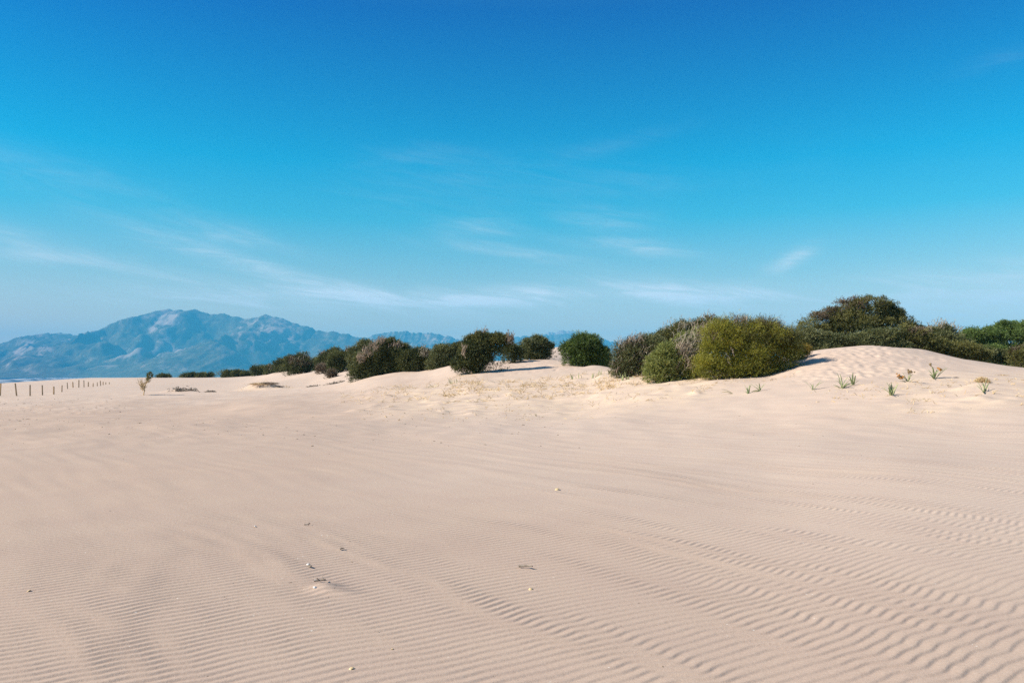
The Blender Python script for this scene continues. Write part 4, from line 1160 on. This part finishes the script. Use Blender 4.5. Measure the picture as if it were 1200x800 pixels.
# ------------------------------------------------------------------ single shells and twigs in the foreground
def at_px(px, py):
    lo, hi = 2.0, 60.0
    D = 1.6 * F / (py - HZ)
    for _ in range(12):
        z = gz1(wx(px, D), D); D = (EYE - z) * F / (py - HZ)
    return wx(px, D), D
def ripple_z(x, y): return float(terrain(np.array([x]), np.array([y]), True)[0])

def shell(px, py, size, label, mk='shell', seed=0):
    rs = np.random.RandomState(seed)
    x, y = at_px(px, py); z = ripple_z(x, y)
    # a ribbed half-dome, open below and with a curled lip
    n, m = 14, 6
    V = []
    for i in range(m):
        p = i / (m - 1) * 1.55
        for j in range(n):
            t = j / n * 2 * math.pi
            rib = 1 + .06 * math.cos(7 * t)
            V.append((math.sin(p) * math.cos(t) * rib * 1.15, math.sin(p) * math.sin(t) * rib, .62 * math.cos(p) + .04 * rs.normal()))
    V = np.array(V) * size
    i = np.arange(m - 1)[:, None] * n; j = np.arange(n)[None]; j2_ = (j + 1) % n
    Q = np.stack([i + j, i + n + j, i + n + j2_, i + j2_], -1).reshape(-1, 4)
    o = link_mesh('shell', V, Q, 4, M[mk], None, True)
    o.location = (x, y, z + size * .12); o.rotation_euler = (R(rs.uniform(-25, 25)), R(rs.uniform(-30, 10)), rs.uniform(0, 6))
    return tag(o, label, 'shell', 'shells on the rippled sand')

def stick(px, py, ln, ang, label, r=.008, seed=0, kinks=1, up=.015):
    rs = np.random.RandomState(seed)
    x, y = at_px(px, py); z = ripple_z(x, y)
    d = np.array([math.cos(ang), math.sin(ang), .12])
    tb = Tubes()
    tb.add([-d * ln / 2, rs.normal(size=3) * .06 * ln, d * ln / 2], r, r * .5, 6)
    for k in range(kinks):
        b = d * ln * rs.uniform(-.3, .3)
        e = b + norm(rs.normal(size=3) + [0, 0, .8]) * ln * .4
        tb.add([b, (b + e) / 2 + rs.normal(size=3) * .02 * ln, e], r * .7, r * .4, 5)
    o = tb.build('twig', M['twig'], None, True)
    o.location = (x, y, z + up)
    return tag(o, label, 'twig', 'twigs on the rippled sand')

shell(369, 688, 0.0150, 'white shell at the foot of the dark forked twig', seed=1)
shell(370, 681, 0.0122, 'white shell flake touching the top of the dark forked twig', seed=2)
shell(361, 662, 0.0136, 'white shell lying behind the dark forked twig', seed=3)
shell(622, 690, 0.0177, 'tan shell on ripples in front of the straight twig', 'shelltan', 4)
shell(412, 784, 0.0150, 'orange tan shell nearest the bottom of the picture', 'shelltan', 5)
shell(653, 574, 0.0306, 'pale shell beside a short ridge on the mid sand', 'shelltan', 6)
shell(299, 617, 0.0150, 'small white shell on the far side of the ripples, left of centre', 'shell', 7)
shell(34, 692, 0.0136, 'pale shell half buried near the left edge', 'shelltan', 8)
shell(460, 760, 0.0095, 'small tan shell fragment up right of the orange tan shell', 'shelltan', 9)
stick(375, 683, .09, .1, 'dark forked twig among white shells', .007, 1, 4, .02)
stick(363, 665, .05, -.8, 'short black twig by the shell behind the forked twig', .010, 2, 1, .012)
stick(616, 666, .13, -.55, 'straight grey twig lying on ripples right of centre', .011, 3, 0, .02)
stick(360, 616, .06, .3, 'small branching twig on the left far ripples', .006, 4, 3, .015)
stick(401, 644, .04, .5, 'bent little twig on ripples behind the forked twig', .006, 5, 2, .01)
